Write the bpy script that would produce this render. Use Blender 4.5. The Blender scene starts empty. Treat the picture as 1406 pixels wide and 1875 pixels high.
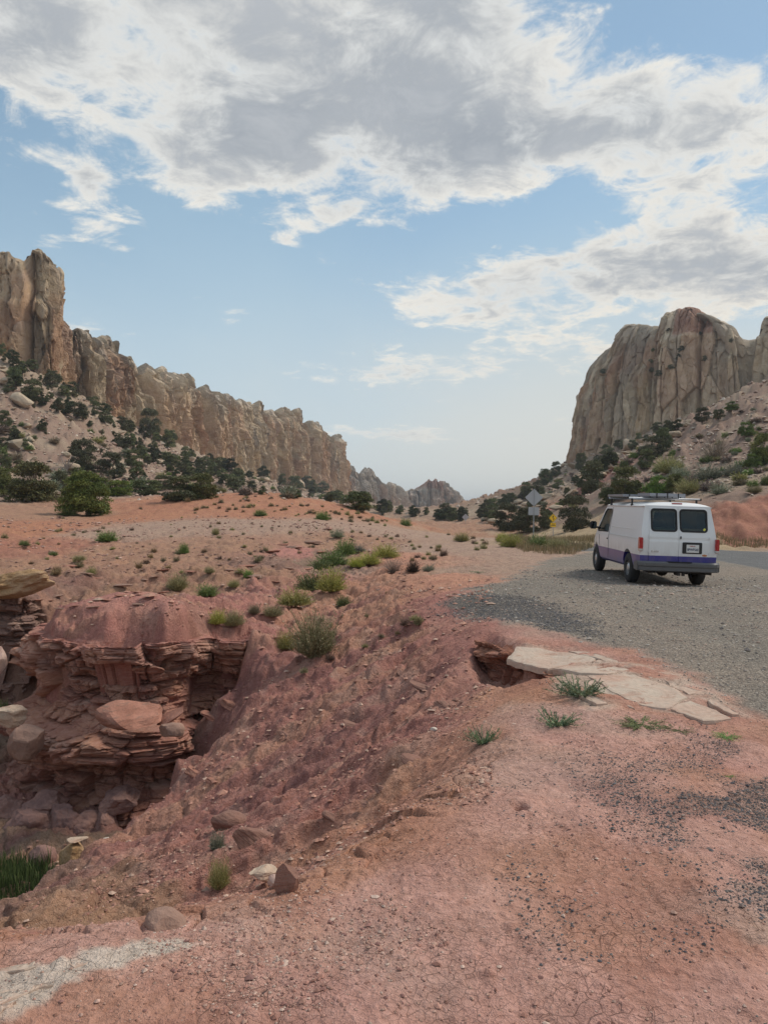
import bpy, bmesh, math, random
import numpy as np
from mathutils import Vector, Matrix, Euler

# ------------------------------------------------------------------ camera, sky, sun, exposure
S = bpy.context.scene
COL = S.collection
R = math.radians
F, CU, CV = 1409.0, 703.0, 937.5           # pixel measurements of the photograph turn into metres with these
cam = bpy.data.objects.new('camera', bpy.data.cameras.new('camera'))
COL.objects.link(cam); S.camera = cam
cam.data.sensor_fit = 'VERTICAL'; cam.data.sensor_height = 24.0
cam.data.lens = 24.0 * F / 1875.0
cam.data.clip_start = 0.05; cam.data.clip_end = 20000
cam.location = (0, 0, 0); cam.rotation_euler = (R(90), 0, 0)
S.render.resolution_x = 767; S.render.resolution_y = 1024
vs = S.view_settings
vs.view_transform = 'Standard'; vs.look = 'None'; vs.gamma = 1; vs.use_curve_mapping = False
vs.exposure = 0.3
try:
    S.cycles.max_bounces = 5; S.cycles.transparent_max_bounces = 6; S.cycles.volume_bounces = 0
except Exception: pass
SUN_EL, SUN_AZ, SUN_STR, SUN_ANG = 48.0, 62.0, 2.2, 17.0      # azimuth measured from straight ahead towards the right
sun = bpy.data.objects.new('sun', bpy.data.lights.new('sun', 'SUN'))
COL.objects.link(sun)
sun.data.energy = SUN_STR; sun.data.angle = R(SUN_ANG); sun.data.color = (1.0, 0.90, 0.76)
sd = Vector((math.sin(R(SUN_AZ))*math.cos(R(SUN_EL)), math.cos(R(SUN_AZ))*math.cos(R(SUN_EL)), math.sin(R(SUN_EL))))
sun.rotation_euler = sd.to_track_quat('Z', 'Y').to_euler()

# ------------------------------------------------------------------ node helper: arithmetic on sockets
class G:
    def __init__(s, tree): s.t = tree; s.n = tree.nodes; s.l = tree.links
    def node(s, kind, **kw):
        n = s.n.new(kind)
        for k, v in kw.items(): setattr(n, k, v)
        return n
    def put(s, inp, v):
        if isinstance(v, X): v = v.s
        if isinstance(v, bpy.types.NodeSocket): s.l.new(v, inp)
        elif v is not None: inp.default_value = v
    def m(s, op, a, b=None, c=None, clamp=False):
        n = s.node('ShaderNodeMath', operation=op, use_clamp=clamp)
        s.put(n.inputs[0], a); s.put(n.inputs[1], b); s.put(n.inputs[2], c)
        return X(s, n.outputs[0])
    def smooth(s, x, a, b):
        n = s.node('ShaderNodeMapRange', interpolation_type='SMOOTHSTEP')
        s.put(n.inputs['Value'], x); s.put(n.inputs['From Min'], a); s.put(n.inputs['From Max'], b)
        return X(s, n.outputs[0])
    def mix(s, f, a, b, mode='MIX'):
        n = s.node('ShaderNodeMix', data_type='RGBA', blend_type=mode)
        s.put(n.inputs[0], f)
        for i, v in ((6, a), (7, b)):
            if isinstance(v, tuple) and len(v) == 3: v = v + (1,)
            s.put(n.inputs[i], v)
        return n.outputs[2]
    def noise(s, vec, scale, detail=4, rough=.55, lac=2.0, dist=0.0, dim='3D', out=0):
        n = s.node('ShaderNodeTexNoise', noise_dimensions=dim)
        s.put(n.inputs['Vector'], vec); n.inputs['Scale'].default_value = scale
        n.inputs['Detail'].default_value = detail; n.inputs['Roughness'].default_value = rough
        n.inputs['Lacunarity'].default_value = lac; n.inputs['Distortion'].default_value = dist
        return X(s, n.outputs[out])
    def vor(s, vec, scale, feature='F1', rand=1.0, out=0):
        n = s.node('ShaderNodeTexVoronoi', feature=feature)
        s.put(n.inputs['Vector'], vec); n.inputs['Scale'].default_value = scale; n.inputs['Randomness'].default_value = rand
        return X(s, n.outputs[out])
    def comb(s, x, y, z):
        n = s.node('ShaderNodeCombineXYZ')
        s.put(n.inputs[0], x); s.put(n.inputs[1], y); s.put(n.inputs[2], z); return n.outputs[0]
    def sep(s, v):
        n = s.node('ShaderNodeSeparateXYZ'); s.put(n.inputs[0], v); return [X(s, o) for o in n.outputs]
    def scalev(s, v, sc):
        n = s.node('ShaderNodeMapping'); s.put(n.inputs[0], v); n.inputs['Scale'].default_value = sc; return n.outputs[0]
    def hsv(s, col, h=.5, sa=1, v=1):
        n = s.node('ShaderNodeHueSaturation'); s.put(n.inputs['Color'], col)
        s.put(n.inputs['Hue'], h); s.put(n.inputs['Saturation'], sa); s.put(n.inputs['Value'], v); return n.outputs[0]
class X:
    def __init__(s, g, sock): s.g = g; s.s = sock
    def __add__(s, o): return s.g.m('ADD', s, o)
    __radd__ = __add__
    def __mul__(s, o): return s.g.m('MULTIPLY', s, o)
    __rmul__ = __mul__
    def __sub__(s, o): return s.g.m('SUBTRACT', s, o)
    def __rsub__(s, o): return s.g.m('SUBTRACT', o, s)
    def __truediv__(s, o): return s.g.m('DIVIDE', s, o)
    def __rtruediv__(s, o): return s.g.m('DIVIDE', o, s)

# ------------------------------------------------------------------ world: daylight sky with broken cloud
W = bpy.data.worlds.new('World'); S.world = W; W.use_nodes = True
W.node_tree.nodes.clear()
g = G(W.node_tree)
sky = g.node('ShaderNodeTexSky', sky_type='NISHITA', sun_disc=False)
sky.sun_elevation = R(SUN_EL); sky.sun_rotation = R(SUN_AZ); sky.altitude = 1800; sky.air_density = 1.0; sky.dust_density = 1.5; sky.ozone_density = 1.5
tc = g.node('ShaderNodeTexCoord')
vn = g.node('ShaderNodeVectorMath', operation='NORMALIZE'); g.put(vn.inputs[0], tc.outputs['Generated'])
dx, dy, dz = g.sep(vn.outputs[0])
az = g.m('ARCTAN2', dx, dy); el = g.m('ARCSINE', dz)
def azel(u, v):
    a, b = (u-CU)/F, (CV-v)/F
    t = math.atan(a); return t, math.atan(b*math.cos(t))
den = g.m('MAXIMUM', dz, 0.0) + 0.13
P = g.comb(dx/den, dy/den, 0.0)
n_big = g.noise(P, 1.1, 6, .55, dist=.25)
n_mid = g.noise(P, 3.2, 7, .62, dist=.3)
n_fin = g.noise(P, 8.0, 8, .68, dist=.6)
billow = (n_big*.34 + n_mid*.40 + n_fin*.26) - 0.5
# cloud masses: centre u, v, half width, half height (pixels of the photograph), tilt, weight
BL = [(420,20,640,150,0,.34), (300,110,330,110,0.1,.16), (880,60,200,130,0,.20), (350,290,200,70,.25,.30), (700,265,280,80,0,.26), (780,335,190,55,.2,.22),
      (1020,255,170,60,-.1,.26), (1340,235,170,70,0,.42), (1200,365,170,40,0,.18), (1340,500,260,52,0,.44), (960,515,230,55,.12,.38), (30,90,120,100,-.5,.24),
      (1165,180,60,40,0,.20), (600,400,62,26,.4,.21), (518,440,30,14,0,.30), (182,418,42,24,0,.22), (160,332,42,24,-.3,.26), (235,455,30,10,0,.2),
      (690,680,150,22,0,.27), (740,800,190,22,0,.29), (1010,650,220,45,.1,.33), (165,610,60,24,0,.24), (1270,420,200,40,0,.12), (1390,90,70,30,.3,.2)]
blobs = None
for (u, v, hw, hh, tilt, w) in BL:
    a0, e0 = azel(u, v)
    sx, sy = hw/F*1.0, hh/F*1.0
    ca, sa = math.cos(tilt), math.sin(tilt)
    ddx = az - a0; ddy = el - e0
    p = (ddx*ca + ddy*sa) * (1/sx); q = (ddy*ca - ddx*sa) * (1/sy)
    e = g.m('EXPONENT', (p*p + q*q) * -0.75) * w
    blobs = e if blobs is None else blobs + e
# beyond the picture's edges the cover goes on as broken cloud
out = g.smooth(g.m('ABSOLUTE', az), .55, 1.0); outv = g.smooth(el, .72, 1.0)
cover = g.m('MAXIMUM', out, outv) * .24
D = billow*2.45 + blobs + cover - 0.25
alpha = g.smooth(D, -0.06, .15)
thick = g.smooth(D, .07, .36)
lit = g.smooth(n_mid*.6 + n_fin*.4, .35, .65)
warm = g.smooth(az, -.15, .5) * (1 - g.smooth(el, .05, .45))
bright = g.mix(warm, (.80, .76, .68), (.90, .77, .59))
grey = g.mix(lit, (.255, .285, .325), (.40, .42, .445))
ccol = g.mix(thick, g.mix(g.m('MULTIPLY_ADD', lit, .6, .25), (.55, .58, .60), bright), grey)
# thin high veil: pale towards the horizon
skyc = g.mix(1.0, sky.outputs[0], (.098, .112, .108), 'MULTIPLY')
nveil = g.noise(g.comb(dx/den, dy/den*.45, 3.0), 1.4, 5, .5)
veil = (1 - g.smooth(el, .0, .55))*.62 + .38 + (nveil-.5)*.45 + g.smooth(az, -.1, .45)*(1-g.smooth(el, .1, .5))*.18
vcol = g.mix(g.smooth(el, .04, .40), g.mix(g.smooth(az, -.3, .3), (.50, .575, .61), (.62, .61, .56)), (.36, .50, .59))
base = g.mix(g.m('MINIMUM', g.m('MAXIMUM', veil, 0.0), .95), skyc, vcol)
al2 = alpha * (.62 + g.smooth(el, .05, .3)*.36)
final = g.mix(al2, base, ccol)
below = g.smooth(dz, -.03, -.002)
final = g.mix(below, (.22, .16, .13), final)
# Background strength stays in the daylight range; the cloud and veil colours are given for it
k = g.mix(1.0, final, (10., 10., 10.), 'MULTIPLY')
bg = g.node('ShaderNodeBackground'); bg.inputs['Strength'].default_value = 0.1
g.put(bg.inputs['Color'], k)
wo = g.node('ShaderNodeOutputWorld'); g.l.new(bg.outputs[0], wo.inputs[0])
W.cycles.sampling_method = 'MANUAL'; W.cycles.sample_map_resolution = 512

# ------------------------------------------------------------------ number tools
def _hash(ix, iy, iz, seed):
    h = (ix.astype(np.uint32)*np.uint32(374761393)) ^ (iy.astype(np.uint32)*np.uint32(668265263)) ^ (iz.astype(np.uint32)*np.uint32(2246822519)) ^ np.uint32((seed*3266489917) & 0xffffffff)
    h ^= h >> np.uint32(15); h *= np.uint32(2246822507); h ^= h >> np.uint32(13); h *= np.uint32(3266489909); h ^= h >> np.uint32(16)
    return h
def hrand(ix, iy, iz, seed): return _hash(ix, iy, iz, seed).astype(np.float32)/np.float32(4294967295.)
def noise2(x, y, seed=0):
    x = np.asarray(x, np.float32); y = np.asarray(y, np.float32)
    xi = np.floor(x); yi = np.floor(y); fx = x-xi; fy = y-yi
    xi = xi.astype(np.int64); yi = yi.astype(np.int64); z = np.zeros_like(xi)
    ux = fx*fx*fx*(fx*(fx*6-15)+10); uy = fy*fy*fy*(fy*(fy*6-15)+10)
    def gr(i, j):
        a = hrand(xi+i, yi+j, z, seed)*np.float32(6.2831853)
        return np.cos(a)*(fx-i) + np.sin(a)*(fy-j)
    a = gr(0,0); b = gr(1,0); c = gr(0,1); d = gr(1,1)
    return ((a+(b-a)*ux) + ((c+(d-c)*ux)-(a+(b-a)*ux))*uy)*1.4
def noise3(x, y, z, seed=0):
    x = np.asarray(x, np.float32); y = np.asarray(y, np.float32); z = np.asarray(z, np.float32)
    x, y, z = np.broadcast_arrays(x, y, z)
    xi = np.floor(x); yi = np.floor(y); zi = np.floor(z); fx = x-xi; fy = y-yi; fz = z-zi
    xi = xi.astype(np.int64); yi = yi.astype(np.int64); zi = zi.astype(np.int64)
    ux = fx*fx*(3-2*fx); uy = fy*fy*(3-2*fy); uz = fz*fz*(3-2*fz)
    r = 0
    for i in (0,1):
        for j in (0,1):
            for k_ in (0,1):
                w = (ux if i else 1-ux)*(uy if j else 1-uy)*(uz if k_ else 1-uz)
                r = r + w*hrand(xi+i, yi+j, zi+k_, seed)
    return (r-0.5)*2
def fbm2(x, y, o=4, seed=0, gain=.5):
    r = 0; a = 1.0; f = 1.0
    for i in range(o):
        r = r + a*noise2(x*f+i*17.3, y*f-i*9.1, seed+i); a *= gain; f *= 2.03
    return r
def fbm3(x, y, z, o=3, seed=0, gain=.5):
    r = 0; a = 1.0; f = 1.0
    for i in range(o):
        r = r + a*noise3(x*f+i*17.3, y*f-i*9.1, z*f+i*5.7, seed+i); a *= gain; f *= 2.03
    return r
def ss(x, a, b):
    t = np.clip((x-a)/(b-a), 0, 1); return t*t*(3-2*t)
def worley2(x, y, seed=0):
    x = np.asarray(x, np.float32); y = np.asarray(y, np.float32); x, y = np.broadcast_arrays(x, y)
    xi = np.floor(x).astype(np.int64); yi = np.floor(y).astype(np.int64); zz = np.zeros_like(xi)
    f1 = np.full(x.shape, 9., np.float32); f2 = f1.copy(); idr = np.zeros(x.shape, np.float32)
    for i in (-1,0,1):
        for j in (-1,0,1):
            cx, cy = xi+i, yi+j
            px = cx + hrand(cx, cy, zz, seed+11); py = cy + hrand(cx, cy, zz, seed+23)
            d = np.hypot(px-x, py-y); rr = hrand(cx, cy, zz, seed+37)
            m = d < f1
            f2 = np.where(m, f1, np.minimum(f2, d)); idr = np.where(m, rr, idr); f1 = np.where(m, d, f1)
    return f1, f2, idr
def worley2c(x, y, seed=0):
    x = np.asarray(x, np.float32); y = np.asarray(y, np.float32); x, y = np.broadcast_arrays(x, y)
    xi = np.floor(x).astype(np.int64); yi = np.floor(y).astype(np.int64); zz = np.zeros_like(xi)
    f1 = np.full(x.shape, 9., np.float32); f2 = f1.copy(); o = [np.zeros(x.shape, np.float32) for _ in range(5)]
    for i in (-1,0,1):
        for j in (-1,0,1):
            cx, cy = xi+i, yi+j
            px = cx + hrand(cx, cy, zz, seed+11); py = cy + hrand(cx, cy, zz, seed+23)
            d = np.hypot(px-x, py-y); m = d < f1
            f2 = np.where(m, f1, np.minimum(f2, d))
            for k_, v_ in enumerate((x-px, y-py, hrand(cx, cy, zz, seed+37), hrand(cx, cy, zz, seed+41), hrand(cx, cy, zz, seed+43))): o[k_] = np.where(m, v_, o[k_])
            f1 = np.where(m, d, f1)
    return f1, f2, o
def facets(x, y, seed, tilt=.8):
    f1, f2, (dx_, dy_, a, b_, c) = worley2c(x, y, seed)
    return (a-.5) + ((b_-.5)*dx_ + (c-.5)*dy_)*tilt*2, f2-f1, a
def worley1(x, seed=0):
    x = np.asarray(x, np.float32); xi = np.floor(x).astype(np.int64); zz = np.zeros_like(xi)
    f1 = np.full(x.shape, 9., np.float32); f2 = f1.copy(); idr = np.zeros(x.shape, np.float32)
    for i in (-1,0,1):
        c = xi+i; px = c + .15+.7*hrand(c, zz, zz, seed+11); d = np.abs(px-x); rr = hrand(c, zz, zz, seed+37)
        m = d < f1
        f2 = np.where(m, f1, np.minimum(f2, d)); idr = np.where(m, rr, idr); f1 = np.where(m, d, f1)
    return f1, f2, idr
def lerpc(a, b, t): return a + (b-a)*t[..., None]

# ------------------------------------------------------------------ object helpers
def link(o, parent=None):
    COL.objects.link(o)
    if parent: o.parent = parent
    return o
def tag(o, label=None, cat=None, group=None, kind=None):
    if label: o['label'] = label
    if cat: o['category'] = cat
    if group: o['group'] = group
    if kind: o['kind'] = kind
    return o
def mesh_np(name, co, faces, mats, col=None, smooth=True, attrs=None, matidx=None, quads=True):
    """co (n,3), faces (m,3|4) int arrays"""
    me = bpy.data.meshes.new(name)
    co = np.ascontiguousarray(co, np.float32); faces = np.ascontiguousarray(faces, np.int32)
    k_ = faces.shape[1]
    me.vertices.add(len(co)); me.vertices.foreach_set('co', co.ravel())
    me.loops.add(faces.size); me.loops.foreach_set('vertex_index', faces.ravel())
    me.polygons.add(len(faces)); me.polygons.foreach_set('loop_start', np.arange(0, faces.size, k_, dtype=np.int32))
    me.polygons.foreach_set('loop_total', np.full(len(faces), k_, np.int32))
    me.polygons.foreach_set('use_smooth', np.full(len(faces), smooth, bool))
    for m_ in (mats if isinstance(mats, (list, tuple)) else [mats]): me.materials.append(m_)
    if matidx is not None: me.polygons.foreach_set('material_index', np.ascontiguousarray(matidx, np.int32))
    me.update(calc_edges=True)
    if col is not None:
        a = me.color_attributes.new('Col', 'FLOAT_COLOR', 'POINT')
        c = np.ones((len(co), 4), np.float32); c[:, :col.shape[1]] = col; a.data.foreach_set('color', c.ravel())
    for kk, vv in (attrs or {}).items():
        a = me.attributes.new(kk, 'FLOAT', 'POINT'); a.data.foreach_set('value', np.ascontiguousarray(vv, np.float32))
    me.validate()
    return me
def obj_np(name, co, faces, mats, parent=None, **kw):
    return link(bpy.data.objects.new(name, mesh_np(name, co, faces, mats, **kw)), parent)
def grid_faces(nr, nc):
    i = np.arange(nr*nc).reshape(nr, nc)
    return np.stack([i[:-1,:-1], i[:-1,1:], i[1:,1:], i[1:,:-1]], -1).reshape(-1, 4)
def PX(u, v, Y): return ((u-CU)/F*Y, Y, (CV-v)/F*Y)

# ------------------------------------------------------------------ materials
def new_mat(name):
    m_ = bpy.data.materials.new(name); m_.use_nodes = True; m_.node_tree.nodes.clear()
    gg = G(m_.node_tree); b = gg.node('ShaderNodeBsdfPrincipled'); o = gg.node('ShaderNodeOutputMaterial')
    gg.l.new(b.outputs[0], o.inputs[0]); return m_, gg, b
def simple(name, col, rough=.6, metal=0., spec=.5, noise=0., nscale=20, emis=None, coat=0.):
    m_, gg, b = new_mat(name)
    c = col + (1,) if len(col) == 3 else col
    if noise:
        t = gg.node('ShaderNodeTexCoord'); n = gg.noise(t.outputs['Object'], nscale, 4, .6)
        gg.put(b.inputs['Base Color'], gg.hsv(c, v=n*(2*noise) + (1-noise)))
    else: b.inputs['Base Color'].default_value = c
    b.inputs['Roughness'].default_value = rough; b.inputs['Metallic'].default_value = metal
    b.inputs['Specular IOR Level'].default_value = spec; b.inputs['Coat Weight'].default_value = coat
    return m_
def bump(gg, b, h, strength=.5, dist=.02):
    n = gg.node('ShaderNodeBump'); n.inputs['Strength'].default_value = strength; n.inputs['Distance'].default_value = dist
    gg.put(n.inputs['Height'], h); gg.l.new(n.outputs[0], b.inputs['Normal'])
def attr(gg, name, fac=False):
    n = gg.node('ShaderNodeAttribute'); n.attribute_name = name; return X(gg, n.outputs[2]) if fac else n.outputs[0]

# earth: colour from the zone attribute, cracks, chips and grain from procedural texture
M_EARTH, gg, b = new_mat('earth')
t = gg.node('ShaderNodeTexCoord').outputs['Object']
c0 = attr(gg, 'Col'); crk = attr(gg, 'crack', True); grv = attr(gg, 'gravel', True)
warp = gg.noise(t, 3.5, 3, .5, out=1)
tv = gg.node('ShaderNodeVectorMath', operation='MULTIPLY_ADD'); gg.put(tv.inputs[0], warp); tv.inputs[1].default_value = (.12,.12,.12); gg.put(tv.inputs[2], t)
cell = gg.vor(tv.outputs[0], 9.0, 'DISTANCE_TO_EDGE'); cell2 = gg.vor(tv.outputs[0], 22.0, 'DISTANCE_TO_EDGE')
nz = gg.noise(t, 1.3, 5, .6); nf = gg.noise(t, 26, 6, .7); nff = gg.noise(t, 110, 4, .7)
pm = gg.smooth(gg.noise(t, 1.7, 3, .5), .42, .62)
line = (1-gg.smooth(cell, .002, .014)) * crk * pm
line2 = (1-gg.smooth(cell2, .004, .03)) * crk * .45 * (1-pm*.5)
chipd = gg.vor(t, 34, 'F1'); chipc = gg.vor(t, 34, 'F1', out=1)
cr, cg_, cb = gg.sep(chipc)
chip = (1-gg.smooth(chipd, .16, .26)) * gg.smooth(cr, .74, .78)
gd = gg.vor(t, 55, 'F1'); gc = gg.sep(gg.vor(t, 55, 'F1', out=1))[0]
nm = gg.noise(t, 6.5, 5, .65)
val = (nz-.5)*.45 + (nm-.5)*.7 + (nf-.5)*.75 + (nff-.5)*.5 + 1.03
cc = gg.hsv(c0, h=(nz-.5)*.03+.5, sa=1.14-(nf*.28), v=val)
cc = gg.mix(gg.m('MULTIPLY', line + line2, .5, clamp=True), cc, gg.hsv(cc, v=.38))
cc = gg.mix(chip*.55*(1-grv), cc, gg.mix(gg.smooth(cg_, .4, .6), (.20,.09,.065), (.52,.36,.28)))
gcol = gg.mix(gc, (.035,.034,.036), (.34,.29,.25))
cc = gg.mix(grv*gg.smooth(gc+ (nf-.5), .1, .5)*.75, cc, gg.mix(gg.smooth(gd, .2, .45), gcol, (.10,.085,.07)))
gg.put(b.inputs['Base Color'], cc); b.inputs['Roughness'].default_value = .95; b.inputs['Specular IOR Level'].default_value = .15
h = nf*.6 + nff*.25 + nz*1.0 - line*1.2 - line2*.6 + chip*.5 + grv*(1-gd)*.5
bump(gg, b, h + nm*1.2, .8, .05)
# rock: colour attribute plus bedding
def rock_mat(name, sc, zs, bumpd):
    m_, gg, b = new_mat(name)
    t = gg.node('ShaderNodeTexCoord').outputs['Object']
    st = gg.scalev(t, (1, 1, zs))
    n1 = gg.noise(t, sc*.35, 6, .65); n2 = gg.noise(st, sc, 6, .62, dist=.4); n3 = gg.noise(t, sc*6, 5, .7)
    v = (n1-.5)*.7 + (n2-.5)*.65 + (n3-.5)*.35 + 1.0
    gg.put(b.inputs['Base Color'], gg.hsv(attr(gg, 'Col'), h=(n1-.5)*.035+.5, sa=1.25-n2*.5, v=v))
    b.inputs['Roughness'].default_value = .92; b.inputs['Specular IOR Level'].default_value = .15
    bump(gg, b, n2*.8 + n1*.7 + n3*.45, .9, bumpd); return m_
M_CLIFF = rock_mat('sandstone_cliff', .45, .8, 1.2)
M_LEDGE = rock_mat('bedded_rock', 7., 7., .05)
# ------------------------------------------------------------------ land: measured heights, then relief
C = dict(A=(.54,.305,.245), B=(.47,.24,.165), C=(.38,.18,.145), D=(.30,.25,.205), H=(.345,.20,.135), R=(.39,.185,.115), T=(.26,.18,.14), K=(.37,.25,.19),
         L=(.35,.165,.115), P=(.43,.20,.165), O=(.38,.285,.18), G=(.25,.165,.12), U=(.26,.155,.12), Y=(.30,.225,.165))
PTS = '''703 1875 2.40 A;0 1875 2.35 A;1406 1875 2.42 A;-500 1760 2.7 A;703 2672 1.3 A;-600 2672 1.3 A;2000 2672 1.3 A;350 1780 2.68 A;0 1780 2.7 A;150 1725 2.92 A;0 1715 3.0 B;
1000 1700 2.95 A;1300 1700 2.95 A;700 1650 3.2 A;1000 1500 4.0 A;1300 1500 4.05 A;1200 1350 5.5 A;1380 1350 5.55 A;950 1420 4.75 A;1050 1330 5.85 A;1000 1250 7.2 B;1200 1250 7.3 A;1400 1250 7.4 A;
1000 1140 11.5 D;1200 1140 11.7 D;1400 1140 11.8 D;1100 1090 15.6 D;1400 1090 15.8 D;1149 1066 20.7 D;1272 1070.5 20.65 D;1092 1044.5 24.2 D;1210 1047 24.2 D;1000 1045 25 K;1400 1050 25 D;
900 1045 25 K;830 1045 25 K;1000 1015 36 K;900 1005 40 K;800 1005 42 K;1150 1010 36 D;1400 1014 36 D;1300 1000 43 O;1100 1000 44 O;1000 992 50 O;900 985 55 K;1050 992 50 O;
760 982 58 K;800 976 65 K;860 985 60 K;800 985 75 H;780 957 95 H;860 962 100 H;920 983 90 H;720 953 90 R;640 927 82 R;560 913 78 R;500 905 76 R;430 906 74 R;350 913 70 R;250 930 66 R;160 942 62 H;80 940 60 H;0 938 58 H;
580 962 54 K;450 958 52 K;300 963 50 K;200 977 46 K;450 940 63 R;250 948 58 R;100 965 48 R;0 970 44 R;0 1000 34 L;100 1000 36 L;200 1010 35 H;0 1050 24 H;100 1078 22 U;200 1105 21.5 H;300 1085 23 H;400 1060 25 H;500 1050 26.5 H;
300 1020 33 H;450 1000 38 H;550 1010 37 P;600 1015 37 G;650 985 48 H;700 975 55 K;580 1040 32 G;640 1005 42 H;520 1035 30 U;
90 1163 14.9 P;200 1163 14.6 P;300 1163 14.6 P;380 1168 15.0 P;455 1170 15.4 P;500 1165 17 P;100 1140 16.4 P;200 1125 18 P;300 1110 19.5 P;400 1097 21 P;500 1085 23 P;585 1066 27 P;
150 1150 19.5 H;250 1135 20.7 H;380 1105 23 H;0 1300 18 G;-60 1330 16 G;60 1290 17.5 G;-20 1064 20.2 U;60 1092 20.4 U;
600 1062 28 K;700 1020 36 B;760 1040 26 B;700 1060 24 B;640 1100 22 B;575 1165 18 B;520 1200 16.5 B;430 1262 14.6 C;700 1130 17 B;790 1100 15.5 C;780 1060 20.5 B;700 1200 13 C;600 1250 12.5 C;450 1300 12.5 C;
300 1385 12.0 C;330 1470 10.4 C;400 1400 10.8 C;190 1560 8.9 C;90 1625 7.8 U;0 1692 6.6 U;500 1400 9.8 C;600 1400 8.7 C;700 1300 9.8 C;800 1200 11 C;870 1150 11.2 C;800 1300 8.2 C;860 1265 8.3 C;500 1500 7.6 C;600 1500 6.4 C;
700 1400 7.0 C;800 1350 6.9 C;400 1550 7.0 C;300 1550 8.0 C;400 1620 5.6 C;300 1620 6.2 C;200 1650 6.2 H;250 1690 5.3 H;100 1690 5.6 H;540 1590 4.9 B;480 1600 5.2 B;330 1672 3.3 B;430 1655 3.4 B;560 1600 3.6 B;
640 1560 3.9 B;720 1490 4.4 B;820 1420 5.0 B;885 1330 6.0 B;330 1720 4.2 C;150 1765 4.0 C;0 1785 4.0 C;430 1690 4.2 C;560 1625 4.35 C;690 1530 5.0 B;760 1450 5.9 B;
330 1560 12.5 U;280 1490 14 U;200 1535 12.2 G;100 1580 11.4 G;30 1640 10 G;0 1690 8.5 G;-100 1600 12 G;350 1330 14.2 U;410 1290 15.4 U;
905 1262 7.9 B;985 1228 8.3 B;1010 1205 9.2 A;940 1176 9.7 A;900 1165 10.2 C;
1350 995 45 L;1350 935 50 L;1350 908 56 T;1200 960 56 L;1250 903 70 Y;1330 882 70 Y;1406 872 66 Y;1100 985 56 O;1060 985 64 O;1100 900 95 T;1150 882 95 T;1200 852 110 T;1060 940 90 T;1010 975 85 O;1406 990 46 L;1406 925 51 L;
1150 845 135 T;1250 781 140 T;1330 736 140 T;1406 697 140 T;1406 780 100 T;1300 830 100 T;1250 792 165 H;1150 862 155 H;1090 872 130 C;1020 932 120 C;
1050 842 300 Y;1100 834 270 Y;1200 789 260 Y;1300 750 240 Y;1380 710 230 Y;1060 872 230 Y;1000 870 300 H;940 907 330 H;880 934 350 H;860 946 370 H;950 930 220 Y;1000 950 140 H;900 955 180 H;950 970 120 H;1100 862 200 Y;
950 945 400 H;1050 900 420 H;0 900 85 T;100 897 90 T;200 907 95 T;300 897 110 T;0 850 110 T;0 790 125 T;0 700 150 T;0 655 170 Y;60 685 185 Y;120 710 205 Y;100 800 130 T;200 850 130 T;200 765 230 Y;300 805 290 Y;300 870 160 T;
400 855 350 Y;400 880 220 T;480 880 430 Y;500 897 300 Y;560 900 520 Y;620 912 620 Y;600 918 350 T;650 928 300 T;640 935 650 Y;700 943 700 Y;850 952 900 Y;750 952 400 H;850 955 400 H;0 832 400 Y;300 885 700 Y;1300 850 420 Y;
-400 640 170 T;-400 900 80 T;-400 1000 34 H;-400 1350 14 G;-400 1780 3.5 B;1800 640 140 T;1800 900 60 T;1800 1010 36 D;1800 1250 7.4 A'''
ctl = []
for s_ in PTS.replace('\n', '').split(';'):
    a_ = s_.split(); u, v, Y = float(a_[0]), float(a_[1]), float(a_[2]); x, y, z = PX(u, v, Y); ctl.append((x, y, z, a_[3]))
for th, lst in ((-62, ((3,-1.6,'A'),(10,-3.5,'G'),(30,-1.5,'H'),(100,9,'T'),(200,42,'T'))), (62, ((3,-1.6,'A'),(10,-1.65,'D'),(30,-1.8,'D'),(60,4,'L'),(100,16,'T'),(200,40,'T'))),
                (-120, ((2,-1.6,'A'),(10,-2.5,'C'),(40,-1.0,'H'),(200,25,'T'))), (120, ((2,-1.6,'A'),(10,-1.6,'D'),(40,-1.5,'D'),(200,25,'T'))), (180, ((2,-1.6,'A'),(40,-1.2,'D'),(200,3,'H'))), (-179, ((2,-1.6,'A'),(40,-1.2,'D'),(200,3,'H')))):
    for r_, z_, c_ in lst: ctl.append((math.sin(R(th))*r_, math.cos(R(th))*r_, z_, c_))
for th in range(-180, 181, 30):
    for r_ in (1500, 9000): ctl.append((math.sin(R(th))*r_, math.cos(R(th))*r_, -6 if r_ < 2000 else -40, 'H'))
cx_ = np.array([c[0] for c in ctl]); cy_ = np.array([c[1] for c in ctl]); cz_ = np.array([c[2] for c in ctl])
cr_ = np.hypot(cx_, cy_); TH = np.arctan2(cx_, cy_)*1.6; LR = np.log(cr_); VAL = cz_/cr_
K2 = .012**2
def _ker(dt, dl): return np.sqrt(dt*dt + dl*dl + K2)
_A = _ker(TH[:, None]-TH[None], LR[:, None]-LR[None]); n_ = len(ctl)
_P = np.stack([np.ones(n_), TH, LR], 1)
_M = np.block([[_A - np.eye(n_)*1e-3, _P], [_P.T, np.zeros((3, 3))]])
_W = np.linalg.solve(_M, np.concatenate([VAL, np.zeros(3)]))
_CC = np.array([C[c[3]] for c in ctl])
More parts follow.
